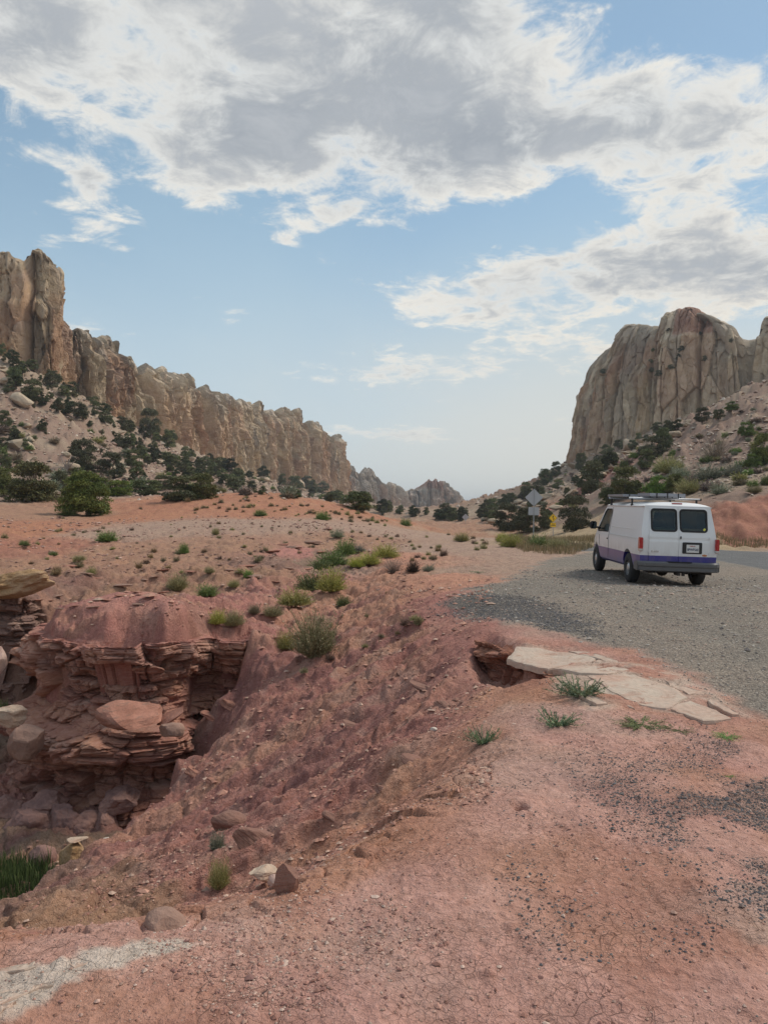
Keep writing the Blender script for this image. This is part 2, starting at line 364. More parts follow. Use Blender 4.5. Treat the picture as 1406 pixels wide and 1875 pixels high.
def base_h(x, y, want_col=False):
    r = np.hypot(x, y); th = np.arctan2(x, y)*1.6; lr = np.log(np.maximum(r, .3))
    out_ = np.empty(x.shape, np.float64); co = np.empty(x.shape + (3,)) if want_col else None
    fx, fl = th.ravel(), lr.ravel(); o = out_.reshape(-1); B = 40000
    if want_col:
        w1 = fbm2(x*0.9, y*0.9, 3, 5).ravel()*.35; w2 = fbm2(x*0.9+40, y*0.9, 3, 6).ravel()*.35
        rr = np.maximum(r.ravel(), 1.); sx = w1/np.sqrt(rr)*1.0; sy = w2/np.sqrt(rr)*1.0; cf = co.reshape(-1, 3)
    for i in range(0, fx.size, B):
        q = slice(i, i+B)
        d = _ker(fx[q, None]-TH[None], fl[q, None]-LR[None])
        o[q] = d @ _W[:n_] + _W[n_] + _W[n_+1]*fx[q] + _W[n_+2]*fl[q]
        if want_col:
            d2 = (fx[q, None]+sx[q, None]*.35-TH[None])**2 + (fl[q, None]+sy[q, None]*.35-LR[None])**2 + 2e-4
            ww = d2**-2.6; cf[q] = (ww @ _CC)/ww.sum(1, keepdims=True)
    z = out_*r
    return (z, co) if want_col else z

def poly_sd(x, y, pts):
    """signed distance, negative inside"""
    pts = np.array(pts, float); n = len(pts); d = np.full(x.shape, 1e9); ins = np.zeros(x.shape, bool)
    for i in range(n):
        ax, ay = pts[i]; bx, by = pts[(i+1) % n]; ex, ey = bx-ax, by-ay
        t_ = np.clip(((x-ax)*ex+(y-ay)*ey)/(ex*ex+ey*ey), 0, 1)
        d = np.minimum(d, (x-ax-ex*t_)**2 + (y-ay-ey*t_)**2)
        c_ = ((ay > y) != (by > y)); xc = (bx-ax)*(y-ay)/((by-ay) if by != ay else 1e-9)+ax
        ins ^= c_ & (x < xc)
    d = np.sqrt(d); return np.where(ins, -d, d)
def GP(u, v, z=-1.7):      # ground point of a photo measurement on a level z
    Y = -z*F/(v-CV); return ((u-CU)/F*Y, Y)
LOT = [GP(*a) for a in ((1420,1325,-1.63),(1340,1285,-1.63),(1250,1230,-1.63),(1150,1185,-1.64),(1040,1165,-1.66),(950,1143,-1.68),(880,1125,-1.70),(815,1102,-1.74),(850,1085,-1.78),(930,1072,-1.8),(960,1045,-1.9),(1000,1025,-1.95),(1080,1013,-1.98),(1406,1020,-1.98),(1900,1022,-1.98),(2400,1325,-1.6))]
DARK = [GP(*a) for a in ((815,1102,-1.72),(850,1090,-1.74),(960,1100,-1.72),(1040,1128,-1.68),(1080,1160,-1.66),(1000,1150,-1.66),(940,1142,-1.68),(880,1122,-1.7))]
DARK2 = [GP(*a) for a in ((1130,1440,-1.61),(1240,1400,-1.61),(1420,1330,-1.62),(1500,1340,-1.62),(1500,1640,-1.6),(1400,1620,-1.6),(1250,1540,-1.6))]
ROAD = [GP(*a) for a in ((940,992,-1.93),(1010,990.5,-1.95),(1100,1002,-1.97),(1250,1004,-1.97),(1406,1010,-1.97),(1900,1030,-1.95),(1900,1058,-1.95),(1406,1042,-1.97),(1320,1028,-1.97),(1200,1018,-1.97),(1060,1010,-1.97),(985,1001,-1.96))]
SLAB = [GP(*a) for a in ((925,1182,-1.6),(940,1170,-1.6),(1050,1172,-1.6),(1130,1200,-1.6),(1240,1228,-1.6),(1300,1262,-1.61),(1370,1310,-1.61),(1250,1306,-1.6),(1150,1290,-1.6),(1080,1300,-1.6),(1020,1262,-1.6),(1005,1210,-1.6))]
PALE = [GP(*a) for a in ((-60,1800,-1.62),(100,1775,-1.62),(200,1752,-1.62),(340,1728,-1.62),(380,1740,-1.62),(300,1760,-1.61),(170,1790,-1.61),(100,1840,-1.61),(0,1890,-1.6),(-80,1900,-1.6),(-20,1830,-1.61))]
def relief(x, y, z):
    r = np.hypot(x, y); thd = np.degrees(np.arctan2(x, y))
    lot = ss(poly_sd(x, y, LOT), .6, -.6); roadm = ss(poly_sd(x, y, ROAD), 1.5, -.2)
    flat = np.maximum(lot, roadm)
    near = ss(r, 12, 5)
    # embankment / gully sides are rougher than the spur tops
    zb = z
    drop = ss(-(zb+1.75), .0, .5)*ss(r, 40, 25)*ss(thd, 12, 4)
    a1 = fbm2(x*.55, y*.55, 4, 1)
    out_ = a1*(.03+.05*drop)*np.clip(r/8, .6, 1)
    # rills down the fall line
    ac = (x*.45 - y*.89); al = (x*.89 + y*.45)
    wv = fbm2(x*.8, y*.8, 3, 4)*.35
    rill = 1-np.abs(noise2((ac+wv)*1.5, al*.32, 8))*2; rill2 = 1-np.abs(noise2((ac+wv)*5.5, al*1.3, 9))*2
    blk = worley2((ac+wv)*2.6, al*1.4, 31)
    blk2 = worley2(x*6+wv*2, y*6, 33)
    out_ = out_ + drop*(rill*.13 + rill2*.032 + (blk[2]-.5)*.075*ss(blk[1]-blk[0], .02, .15) - .03*ss(blk[1]-blk[0], .12, .0) + (blk2[2]-.5)*.022*ss(blk2[1]-blk2[0], .02, .2))
    # fine relief
    out_ = out_ + (fbm2(x*2.3, y*2.3, 4, 12, .55)*.028*(1+1.5*drop) + fbm2(x*11, y*11, 3, 13, .6)*.0075*(1+1.5*drop))*np.clip(r/10, .55, 1.6)
    # near pebbly bumps
    f1, f2, idr = worley2(x*7, y*7, 44); peb = ss(f1, .30, .05)*(idr > .80)*.014
    f1, f2, idr = worley2(x*17, y*17, 45); peb = peb + ss(f1, .35, .05)*(idr > .70)*.008
    out_ = out_ + peb*ss(r, 14, 8)*(1-.5*lot)
    # broken crust along the near rim
    rimz = ss(-(zb+1.62), .0, .05)*ss(-(zb+2.0), .0, -.3)*ss(r, 7, 4.5)
    w = worley2(x*5.2, y*6.5, 55); out_ = out_ + rimz*((w[2]-.5)*.05 - .025*ss(w[1]-w[0], .12, 0))
    # left hillside: low sandstone ledges
    hs = ss(r, 19.5, 23)*ss(r, 58, 44)*ss(thd, 4, -2)
    zz = zb + fbm2(x*.25, y*.25, 3, 61)*.5; st = zz/.34; fr = st-np.floor(st)
    led = (ss(fr, .55, .95)-fr)*.34
    out_ = out_ + hs*(led*.9*ss(noise2(x*.22, y*.22, 66), -.15, .25)*ss(zb, -.9, -1.5) + fbm2(x*.7, y*.7, 4, 62)*.12 + fbm2(x*3, y*3, 3, 63)*.05)
    # wider hills and talus
    far = ss(r, 45, 90); 
    out_ = out_ + far*(fbm2(x*.06, y*.06, 3, 71)*1.0*ss(r, 80, 160) + fbm2(x*.25, y*.25, 4, 72)*.45*ss(r, 60, 120) + fbm2(x*1.1, y*1.1, 3, 73)*.16)
    # rubble on the talus
    w = worley2(x*.28, y*.28, 81); w2 = worley2(x*.7, y*.7, 82)
    out_ = out_ + ss(r, 90, 130)*(ss(w[0], .42, .1)*(w[2] > .55)*1.1 + ss(w2[0], .42, .1)*(w2[2] > .55)*.5)*ss(zb, 0, 6)
    red = ss(thd, 18, 22)*ss(r, 42, 48)*ss(r, 66, 58)
    out_ = out_ + red*((1-np.abs(noise2(x*.55+wv, y*.15, 91))*2)*.16 + fbm2(x*.5, y*.5, 4, 92)*.4)
    out_ = out_*(1-.93*flat) + lot*fbm2(x*1.3, y*1.3, 3, 95)*.012
    # small animal burrow at the middle of the spur
    bx, by = GP(952, 1478, -1.6)
    out_ = out_ - .12*np.exp(-(((x-bx)/.03)**2 + ((y-by)/.035)**2)) + .015*np.exp(-(((x-bx-.03)/.13)**2 + ((y-by-.12)/.1)**2))
    return out_
def UY(*a): return [((u-CU)/F*Y, Y) for u, Y in a]
GORGE = UY((110,18.9),(80,17.2),(74,15.9),(92,14.95),(140,14.5),(200,14.2),(255,14.1),(300,14.3),(333,14.8),(350,15.6),(385,16.0),(430,15.8),(458,15.7),(500,16.7),(516,17.0),(470,15.9),(436,15.0),(345,13.2),(316,12.35),(316,11.4),(326,10.9),(190,9.35),(85,8.2),(-40,7.1),(-300,7.5),(-500,12),(-400,20),(-100,20.4),(-30,20.0),(40,19.8),(70,20.1))
PIT = UY((890,10.5),(925,9.95),(960,9.45),(1000,9.05),(1026,8.6),(1030,8.2),(1000,7.7),(930,7.6),(860,8.0),(815,8.7),(808,9.5),(858,9.9))
def carve(x, y, z):
    """the gully and the hollow under the pale slab are cut below the general lie of the land"""
    m_ = (np.abs(x) < 16) & (y > 5) & (y < 24)
    if not m_.any(): return z
    z = z.copy(); X_, Y_, Z_ = x[m_], y[m_], z[m_]
    fl = -5.2 + .45*ss(Y_, 10, 7) + 1.5*ss(X_, -4.3, -3.0)*ss(Y_, 12.6, 14.4)
    k_ = ss(poly_sd(X_, Y_, GORGE) + fbm2(X_*1.3, Y_*1.3, 2, 3)*.06, .10, -.22)
    Z_ = Z_ + (np.minimum(fl, Z_)-Z_)*k_
    k_ = ss(poly_sd(X_, Y_, PIT)+fbm2(X_*2.5, Y_*2.5, 2, 9)*.08, .16, -.34); Z_ = Z_ + (np.minimum(-2.16+.40*ss(Y_, 8.7, 7.5)+.25*ss(X_, 1.25, 1.0), Z_)-Z_)*k_
    z[m_] = Z_; return z
def H(x, y):
    x = np.atleast_1d(np.asarray(x, float)); y = np.atleast_1d(np.asarray(y, float))
    z = carve(x, y, base_h(x, y)); return z + relief(x, y, z)

def radial(parts):
    o = []
    for a, b_, n in parts: o.append(np.exp(np.linspace(math.log(a), math.log(b_), n, endpoint=False)))
    return np.concatenate(o + [[parts[-1][1]]])
QL = globals().get('QUALITY', 1.0)
rad = radial([(.5, 2.2, 14), (2.2, 10, int(430*QL)), (10, 32, int(300*QL)), (32, 110, int(190*QL)), (110, 700, int(170*QL)), (700, 1600, 14), (1600, 9000, 6)])
ang = np.radians(np.concatenate([np.linspace(-180, -40, 36, endpoint=False), np.linspace(-40, -28, 24, endpoint=False), np.linspace(-28, 28, int(560*QL), endpoint=False), np.linspace(28, 40, 24, endpoint=False), np.linspace(40, 180, 37)]))
RR, AA = np.meshgrid(rad, ang, indexing='ij')
GX = RR*np.sin(AA); GY = RR*np.cos(AA)
Z0, GC = base_h(GX, GY, True)
Z0 = carve(GX, GY, Z0)
GZ = Z0 + relief(GX, GY, Z0)
thd = np.degrees(AA)
# colour: patches of crust, orange soil, pale bloom, dark gravel
def blend(mask, c): 
    global GC
    GC = lerpc(GC, np.array(c), np.clip(mask, 0, 1))
nA = fbm2(GX*.6, GY*.6, 4, 101); nB = fbm2(GX*1.7, GY*1.7, 4, 102); nC = fbm2(GX*.18, GY*.18, 4, 103)
spur = ss(RR, 12, 9)*ss(Z0, -1.78, -1.70)
blend(spur*ss(nA, .05, .45)*.55, (.40,.19,.125))
blend(spur*ss(nA, -.1, -.5)*.5, (.50,.33,.27))
blend(spur*ss(GX/np.maximum(GY,.1), .30, .55)*ss(RR, 5.5, 3)*ss(nB, -.2, .3)*.55, (.47,.37,.31))
ac = (GX*.45 - GY*.89); al = (GX*.89 + GY*.45)
drop = ss(-(Z0+1.8), .0, .4)*ss(RR, 30, 20)*ss(thd, 12, 4)
st = noise2(ac*1.1+nA*.6, al*.16, 105)
blend(drop*ss(st, .02, .35)*.7, (.43,.235,.165)); blend(drop*ss(st, -.05, -.4)*.65, (.26,.125,.11)); blend(drop*ss(nB, .25, .6)*.35, (.44,.29,.23))
far_ = ss(RR, 60, 100)
blend(far_*ss(nC, .1, .6)*.5, (.42,.33,.24)); blend(far_*ss(nC, -.1, -.6)*.4, (.27,.17,.13))
sdl = poly_sd(GX, GY, LOT) + fbm2(GX*1.4, GY*1.4, 3, 110)*.25*np.clip(RR/10, .4, 2)
lotm = ss(sdl, .15, -.25)
LC = lerpc(np.broadcast_to(np.array((.36,.315,.265)), GC.shape), np.array((.43,.355,.29)), ss(nC + noise2(GX*.5, GY*.12, 111)*.5, -.2, .5))
GC = GC + (LC-GC)*lotm[..., None]
sdd = poly_sd(GX, GY, DARK) + nB*.25
darkm = ss(sdd, .35, -.3)*.85
sd2 = poly_sd(GX, GY, DARK2) + nA*.45
dark2 = ss(sd2, .35, -.4)*ss(nB, -.25, .35)
blend(darkm*.8, (.13,.125,.12)); blend(dark2*.35, (.24,.17,.15))
sdr = poly_sd(GX, GY, ROAD) + nB*.15; roadm = ss(sdr, .12, -.12); blend(roadm, (.15,.15,.15))
sds = poly_sd(GX, GY, SLAB) + nB*.10; blend(ss(sds, .12, -.06)*ss(Z0, -1.72, -1.66)*ss(nB, -.6, .1)*.75, (.58,.46,.37))
sdp = poly_sd(GX, GY, PALE) + nB*.05; blend(ss(sdp + fbm2(GX*9, GY*9, 3, 120)*.03, .03, -.02)*.9, (.60,.50,.42))
crack = np.clip(spur*ss(nB, -.5, .4)*1.0 + drop*.75, 0, 1)*(1-lotm)*(1-roadm)
gravel = np.clip(lotm*.9 + darkm*.3 + dark2*.55, 0, 1)*(1-roadm)
# split the one sheet of land into its named pieces, face by face
nr, nc = RR.shape
faces = grid_faces(nr, nc)
fc = lambda a: a.ravel()[faces].mean(1)
fr_, ft, fz = fc(RR), np.degrees(fc(AA)), fc(Z0)
zone = np.zeros(len(faces), int)                                     # 0 ground
zone[(fc(lotm) > .5)] = 1
zone[(fr_ > 19.2) & (ft < 1.5) & (fr_ < 88)] = 3                     # hillside
zone[(fr_ >= 88) | ((fr_ > 43) & (ft > 12))] = 4                     # slopes under the cliffs
zone[(fr_ > 44) & (ft > 1.5) & (ft <= 12) & (fr_ < 88)] = 3
zone[fr_ > 800] = 5
zone[(fc(roadm) > .5)] = 2
co_all = np.stack([GX, GY, GZ], -1).reshape(-1, 3); ca = GC.reshape(-1, 3)
NAMES = ['ground', 'gravel_turnout', 'road', 'hillside', 'talus_slope', 'desert_plain']
for zi, nm in enumerate(NAMES):
    fs = faces[zone == zi]
    if not len(fs): continue
    used, inv = np.unique(fs.ravel(), return_inverse=True)
    o = obj_np(nm, co_all[used], inv.reshape(-1, 4), M_EARTH, col=ca[used], attrs={'crack': crack.ravel()[used], 'gravel': gravel.ravel()[used]})
    tag(o, kind='structure')

def cast(uv):
    """where the measured sight lines meet the land; returns (n,3)"""
    uv = np.array(uv, float); n = len(uv)
    rr = np.exp(np.linspace(math.log(2.0), math.log(900), 1500))
    a = (uv[:, 0]-CU)/F; b_ = (CV-uv[:, 1])/F; k_ = 1/np.sqrt(1+a*a)
    Y = rr[None]*k_[:, None]; Xx = a[:, None]*Y; Zr = b_[:, None]*Y
    g_ = H(Xx.ravel(), Y.ravel()).reshape(Y.shape)
    hit = (Zr <= g_); idx = np.where(hit.any(1), hit.argmax(1), len(rr)-1)
    i = np.arange(n); return np.stack([Xx[i, idx], Y[i, idx], g_[i, idx]], 1)

# ------------------------------------------------------------------ curtains of rock
def resample(pts, n, smooth_=0):
    pts = np.array(pts, float); d = np.r_[0, np.cumsum(np.hypot(np.diff(pts[:, 0]), np.diff(pts[:, 1])))]
    s = np.linspace(0, d[-1], n); return s, np.stack([np.interp(s, d, pts[:, k_]) for k_ in range(pts.shape[1])], 1)
def normals2(p, wn):
    ker = np.ones(wn)/wn
    pad = lambda a: np.r_[np.full(wn, a[0]), a, np.full(wn, a[-1])]
    q = np.stack([np.convolve(pad(p[:, 0]), ker, 'same')[wn:-wn], np.convolve(pad(p[:, 1]), ker, 'same')[wn:-wn]], 1)
    t_ = np.gradient(q, axis=0); t_ /= np.hypot(t_[:, 0], t_[:, 1])[:, None]+1e-9
    return np.stack([t_[:, 1], -t_[:, 0]], 1)          # right-hand side of the walking direction = out of the rock
def ucol(u): return (u-CU)/F
def cliff(name, plan, skyline, n, m, seed, Wp=13., A=3.5, depth=25., red=.45, pale=.35, label=None, capred=None, round_=.16, colA=(.52,.405,.28), lean=.05, jag=0.0, back=None, amp_=.5, varn=1.0, dome_=4., warp_=.26, topdrop=2., crev_=1.0):
    """plan: (u, Y, v_base) from left to right as seen; skyline: (u, v_top)"""
    pl = [((u-CU)/F*Y, Y, (CV-vb)/F*Y, u) for u, Y, vb in plan]
    s, q = resample(pl, n)
    uu = CU + F*q[:, 0]/q[:, 1]
    sk = np.array(skyline, float)
    us_ = np.arange(sk[0, 0], sk[-1, 0], 2.0); vs_ = np.interp(us_, sk[:, 0], sk[:, 1]); kk_ = 31; pad_ = np.r_[np.full(kk_, vs_[0]), vs_, np.full(kk_, vs_[-1])]; sm_ = np.convolve(pad_, np.ones(15)/15, 'same')[kk_:-kk_]; sk = np.stack([us_, vs_ + (vs_-sm_)*amp_], 1)
    vt = np.interp(uu, sk[:, 0], sk[:, 1]); zt = (CV-vt)/F*q[:, 1]
    zb = q[:, 2]-3.0
    N = normals2(q[:, :2], max(3, n//40))
    BK = N if back is None else np.broadcast_to(-np.array(back, float)/math.hypot(*back), N.shape)
    ntop = 26; t = np.concatenate([np.linspace(0, 1, m)])
    for pass_ in range(4):
        Ht = zt-zb
        tt = t[:, None]; z = zb[None] + Ht[None]*tt
        Sg = np.broadcast_to(s[None], z.shape); zr = z
        wp = fbm3(Sg*.05, zr*.03, seed*1.7, 3, seed)*Wp*warp_
        f1, f2, idr = worley1((Sg+wp)/Wp, seed); edge = f2-f1
        f1b, f2b, idb = worley1((Sg+wp*1.3+40)/(Wp*.36)+zr*.01, seed+5); edgeb = f2b-f1b
        crev = np.clip(edge/.42, 0, 1)**.6; crevb = np.clip(edgeb/.35, 0, 1)**.6
        d = A*(crev-.6) + (idr-.5)*A*1.9 + A*.25*(crevb-.6)+ (idb-.5)*A*.55
        # upper part of every buttress steps back
        hcell = .50 + .38*hrand((idr*1e4).astype(np.int64), np.zeros(idr.shape, np.int64), np.zeros(idr.shape, np.int64), seed+3)
        stepb = ss(tt+0*hcell, hcell, hcell+.09); d = d - stepb*A*(.5+idb*.7)
        # undercut and bedding
        d = d + A*.12*fbm3(Sg*.06, zr*.10, seed*.3, 3, seed+9, .5)
        bed = noise3(Sg*.015, zr*.42 + Sg*.03, 3.3, seed+12); d = d + np.sign(bed)*np.sqrt(np.abs(bed)+1e-6)*A*.035
        bed2 = noise3(Sg*.05, zr*1.2 - Sg*.05, 7.3, seed+13); d = d + bed2*A*.025
        fa, fe, fid = facets(Sg*.20+wp*.015, zr*.055+wp*.02, seed+15, 1.0); d = d + fa*A*.75 - A*.16*ss(fe, .05, 0)
        fb, fe2, fid2 = facets(Sg*.50+wp*.03, zr*.16, seed+16, 1.2); d = d + fb*A*.30 - A*.07*ss(fe2, .07, 0)
        fc_, fe3, fid3 = facets(Sg*1.1+wp*.03, zr*.5, seed+18, 1.2); d = d + fc_*A*.10
        d = d - A*1.3*crev_*np.exp(-(edge/.07)**2) - A*.3*np.exp(-(edgeb/.06)**2)*(idb > .4)
        d = d + fbm3(Sg*.35, zr*.22, 1.1, 3, seed+17)*A*.04
        # rounded crowns
        tc_ = 1-round_; dome = np.where(tt > tc_, 1-np.sqrt(np.clip(1-((tt-tc_)/round_)**2, 0, 1)), 0)
        d = d - dome*dome_ - lean*Ht[None]*tt
        zz = z - (1-np.clip(edge/.5, 0, 1)**.5)*ss(tt, .80, 1.0)*topdrop - (1-np.clip(edgeb/.4, 0, 1)**.5)*ss(tt, .88, 1.0)*topdrop*.35 + fbm2(Sg*.25, Sg*0+seed, 3, seed+20)*jag*ss(tt, .7, 1.0)
        px = q[None, :, 0] + N[None, :, 0]*d; py = q[None, :, 1] + N[None, :, 1]*d
        u2 = CU + F*px[-1]/py[-1]; zt = zt*.4 + .6*(CV-np.interp(u2, sk[:, 0], sk[:, 1]))/F*py[-1]
    # over the top and down the back
    rows = [np.stack([px, py, zz], -1)]
    last = d[-1]
    for k_ in range(1, ntop):
        f = k_/(ntop-1); dd = -depth*(.02+f*1.0)
        zk = zz[-1] - (f**.8)*depth*.26 + fbm2(s*.2, s*0+k_*.35, 3, seed+22)*.5*min(1, k_/4) - .3*min(k_, 3)
        rows.append(np.stack([px[-1]+BK[:, 0]*dd, py[-1]+BK[:, 1]*dd, zk], -1)[None])
    dd = -depth*1.15; rows.append(np.stack([px[-1]+BK[:, 0]*dd, py[-1]+BK[:, 1]*dd, zb], -1)[None])
    co = np.concatenate(rows, 0); mr = co.shape[0]
    T = np.concatenate([np.broadcast_to(tt, z.shape), np.ones((mr-m, n))], 0)
    Sf = np.broadcast_to(s[None], T.shape); Zf = co[..., 2]
    base_c = np.array(colA); c = np.broadcast_to(base_c, T.shape+(3,)).copy()
    big = fbm3(Sf*.045, Zf*.035, 2.2, 4, seed+30); strk = fbm3(Sf*.30, Zf*.02, 4.2, 4, seed+31); patch = fbm3(Sf*.12, Zf*.06, 8.2, 4, seed+32)
    rm = ss(big+patch*.6, .5-red, .95-red)*ss(T, .97, .70); c = lerpc(c, np.array((.42,.225,.135)), rm*.7)
    c = lerpc(c, np.array((.50,.34,.19)), ss(strk, .15, .6)*ss(T, .85, .35)*.6)
    gm = ss(strk*.7+big*.8, .05, .55)*ss(T, .15, .55); c = lerpc(c, np.array((.235,.20,.17)), gm*.62*varn)
    c = lerpc(c, np.array((.55,.47,.38)), ss(T, .80, 1.0)*pale*1.2*ss(patch, -.5, .2))
    edf = np.concatenate([edge, np.ones((mr-m, n))], 0); edbf = np.concatenate([edgeb, np.ones((mr-m, n))], 0)
    c = c*(1-.08*ss(noise3(Sf*.02, Zf*.5+Sf*.03, 3.3, seed+12), .1, .5))[..., None]
    c = lerpc(c, np.array((.30,.22,.16)), ss(edbf, .10, .0)*.5)
    ext = lambda q: np.concatenate([q, np.broadcast_to(q[-1:], (mr-m, n))], 0)
    F1_, F2_ = ext(fid), ext(fid2); c = lerpc(c, np.array((.45,.26,.165)), (F1_ > .72)*ss(T, .95, .8)*.4); c = lerpc(c, np.array((.26,.22,.185)), (F1_ < .22)*.40); c = c*(.86+.28*F2_)[..., None]; I_ = ext(idr); c = c*(.82+.36*I_)[..., None]; c = lerpc(c, np.array((.44,.25,.16)), (I_ > .7)*ss(T, .85, .5)*.4*varn)
    if capred is not None:
        ucx, vcap = capred; uuF = np.broadcast_to(uu[None], T.shape); vF = CV-F*Zf/q[None, :, 1]
        cm = ss(np.abs(uuF-ucx[0]), ucx[1]+3, ucx[1]-3)*ss(vF+patch*6, vcap+5, vcap-3); c = lerpc(c, np.array((.36,.175,.125)), cm*.75)
    o = obj_np(name, co.reshape(-1, 3), grid_faces(mr, n)[:, ::-1], M_CLIFF, col=c.reshape(-1, 3), smooth=False)
    tag(o, kind='structure')
    if label: o['label'] = label
    return o
SKY1 = [(-200,500),(-60,470),(0,464),(5,461),(18,462),(24,470),(45,474),(58,463),(62,457),(70,455),(78,459),(84,470),(93,478),(100,491),(108,500),(112,512),(114,540),(117,556),(119,600),(122,640),(127,690)]
cliff('cliff', [(-260,215,700),(-60,203,680),(0,198,665),(60,198,700),(100,200,712),(108,203,712),(111,212,712),(112,226,712)], SKY1, 300, 210, 3, Wp=14, A=2.3, depth=28, red=.75, pale=.2, round_=.06, dome_=1.2, topdrop=.6, back=(-.6,.8),
      label='tall brown and red sandstone tower at the far left with a pointed knob on top', lean=.02)
SKY2 = [(118,640),(127,630),(134,612),(140,605),(147,603),(153,605),(158,618),(164,625),(166,618),(180,614),(193,614),(200,622),(203,633),(208,636),(213,652),(220,663),(222,654),(228,651),(236,657),(243,662),(251,655),(256,660),(262,665),(270,666),(277,673),(281,682),(288,675),(299,674),(302,684),(307,688),(318,683),(322,690),(330,685),(338,683),(346,686),(352,696),(358,705),(365,708),(370,704),(378,705),(380,715),
        (385,720),(393,723),(400,721),(418,721),(425,727),(432,732),(440,730),(450,735),(462,734),(476,736),(480,748),(497,750),(510,754),(513,748),(520,746),(530,748),(540,750),(548,751),(550,762),(552,772),(560,770),(572,771),(582,775),(588,785),(589,792),(600,795),(603,800),(608,798),(614,799),(618,804),(624,805),(627,813),(628,850),(629,890)]
cliff('cliff', [(114,238,738),(132,241,738),(165,240,745),(210,262,760),(222,275,770),(250,285,790),(300,315,815),(350,350,835),(390,385,845),(440,430,860),(480,470,873),(530,520,888),(580,580,895),(622,640,905),(627,665,905),(628,720,905)], SKY2, 980, 190, 7, Wp=15, A=4.6, depth=34, red=.34, pale=.6, amp_=.9, dome_=2.5, topdrop=5.5, back=(-1,.12),
      label='long left wall of tan sandstone pillars with rounded tops running down the canyon', round_=.12)
SKY3 = [(625,860),(630,856),(640,853),(648,856),(653,868),(656,870),(662,862),(668,858),(672,857),(680,860),(685,868),(692,876),(698,880),(701,892),(705,886),(712,882),(720,886),(728,888),(736,892),(738,902),(742,898),(750,895),(766,896),(772,893),(778,900),(780,884),(786,879),(792,882),(797,877),(803,882),(806,880),(815,881),(818,891),(826,892),(830,900),(840,908),(846,915),(848,930),(850,948)]
cliff('cliff', [(612,820,935),(650,830,938),(690,850,948),(738,880,952),(745,900,953),(790,905,955),(835,915,957),(848,940,957),(849,1000,957)], SKY3, 520, 110, 11, Wp=15, A=5.5, depth=45, red=.2, pale=.3, jag=1.6, back=(-.4,.9),
      label='far pale rock fins closing the end of the canyon', colA=(.47,.40,.335), capred=((797,19),893))
SKY4 = [(1046,828),(1047,805),(1051,788),(1060,776),(1066,765),(1069,700),(1075,670),(1086,650),(1094,643),(1104,632),(1112,625),(1130,620),(1137,610),(1141,598),(1150,591),(1160,589),(1172,590),(1190,595),(1205,596),(1216,594),(1218,582),(1222,571),(1240,564),(1262,561),(1280,563),(1294,570),(1310,582),(1326,589),(1336,596),(1344,608),(1352,615),(1362,622),(1370,622),(1376,640),(1380,622),(1390,612),(1398,610),(1400,580),(1410,573),(1500,560)]
cliff('cliff', [(1043,330,840),(1048,298,846),(1066,290,846),(1072,281,845),(1110,272,835),(1150,266,820),(1200,258,797),(1280,250,765),(1350,243,738),(1374,246,722),(1400,240,710),(1440,236,700),(1520,232,680)], SKY4, 620, 300, 19, Wp=15, A=2.2, depth=32, red=.05, pale=.5, varn=.4, dome_=7., warp_=.07, topdrop=1.5, crev_=.7, round_=.40, back=(.6,.8),
      label='big tan sandstone bluff on the right with a dark red cap', colA=(.56,.45,.325), capred=((1258,38),607), lean=.16)
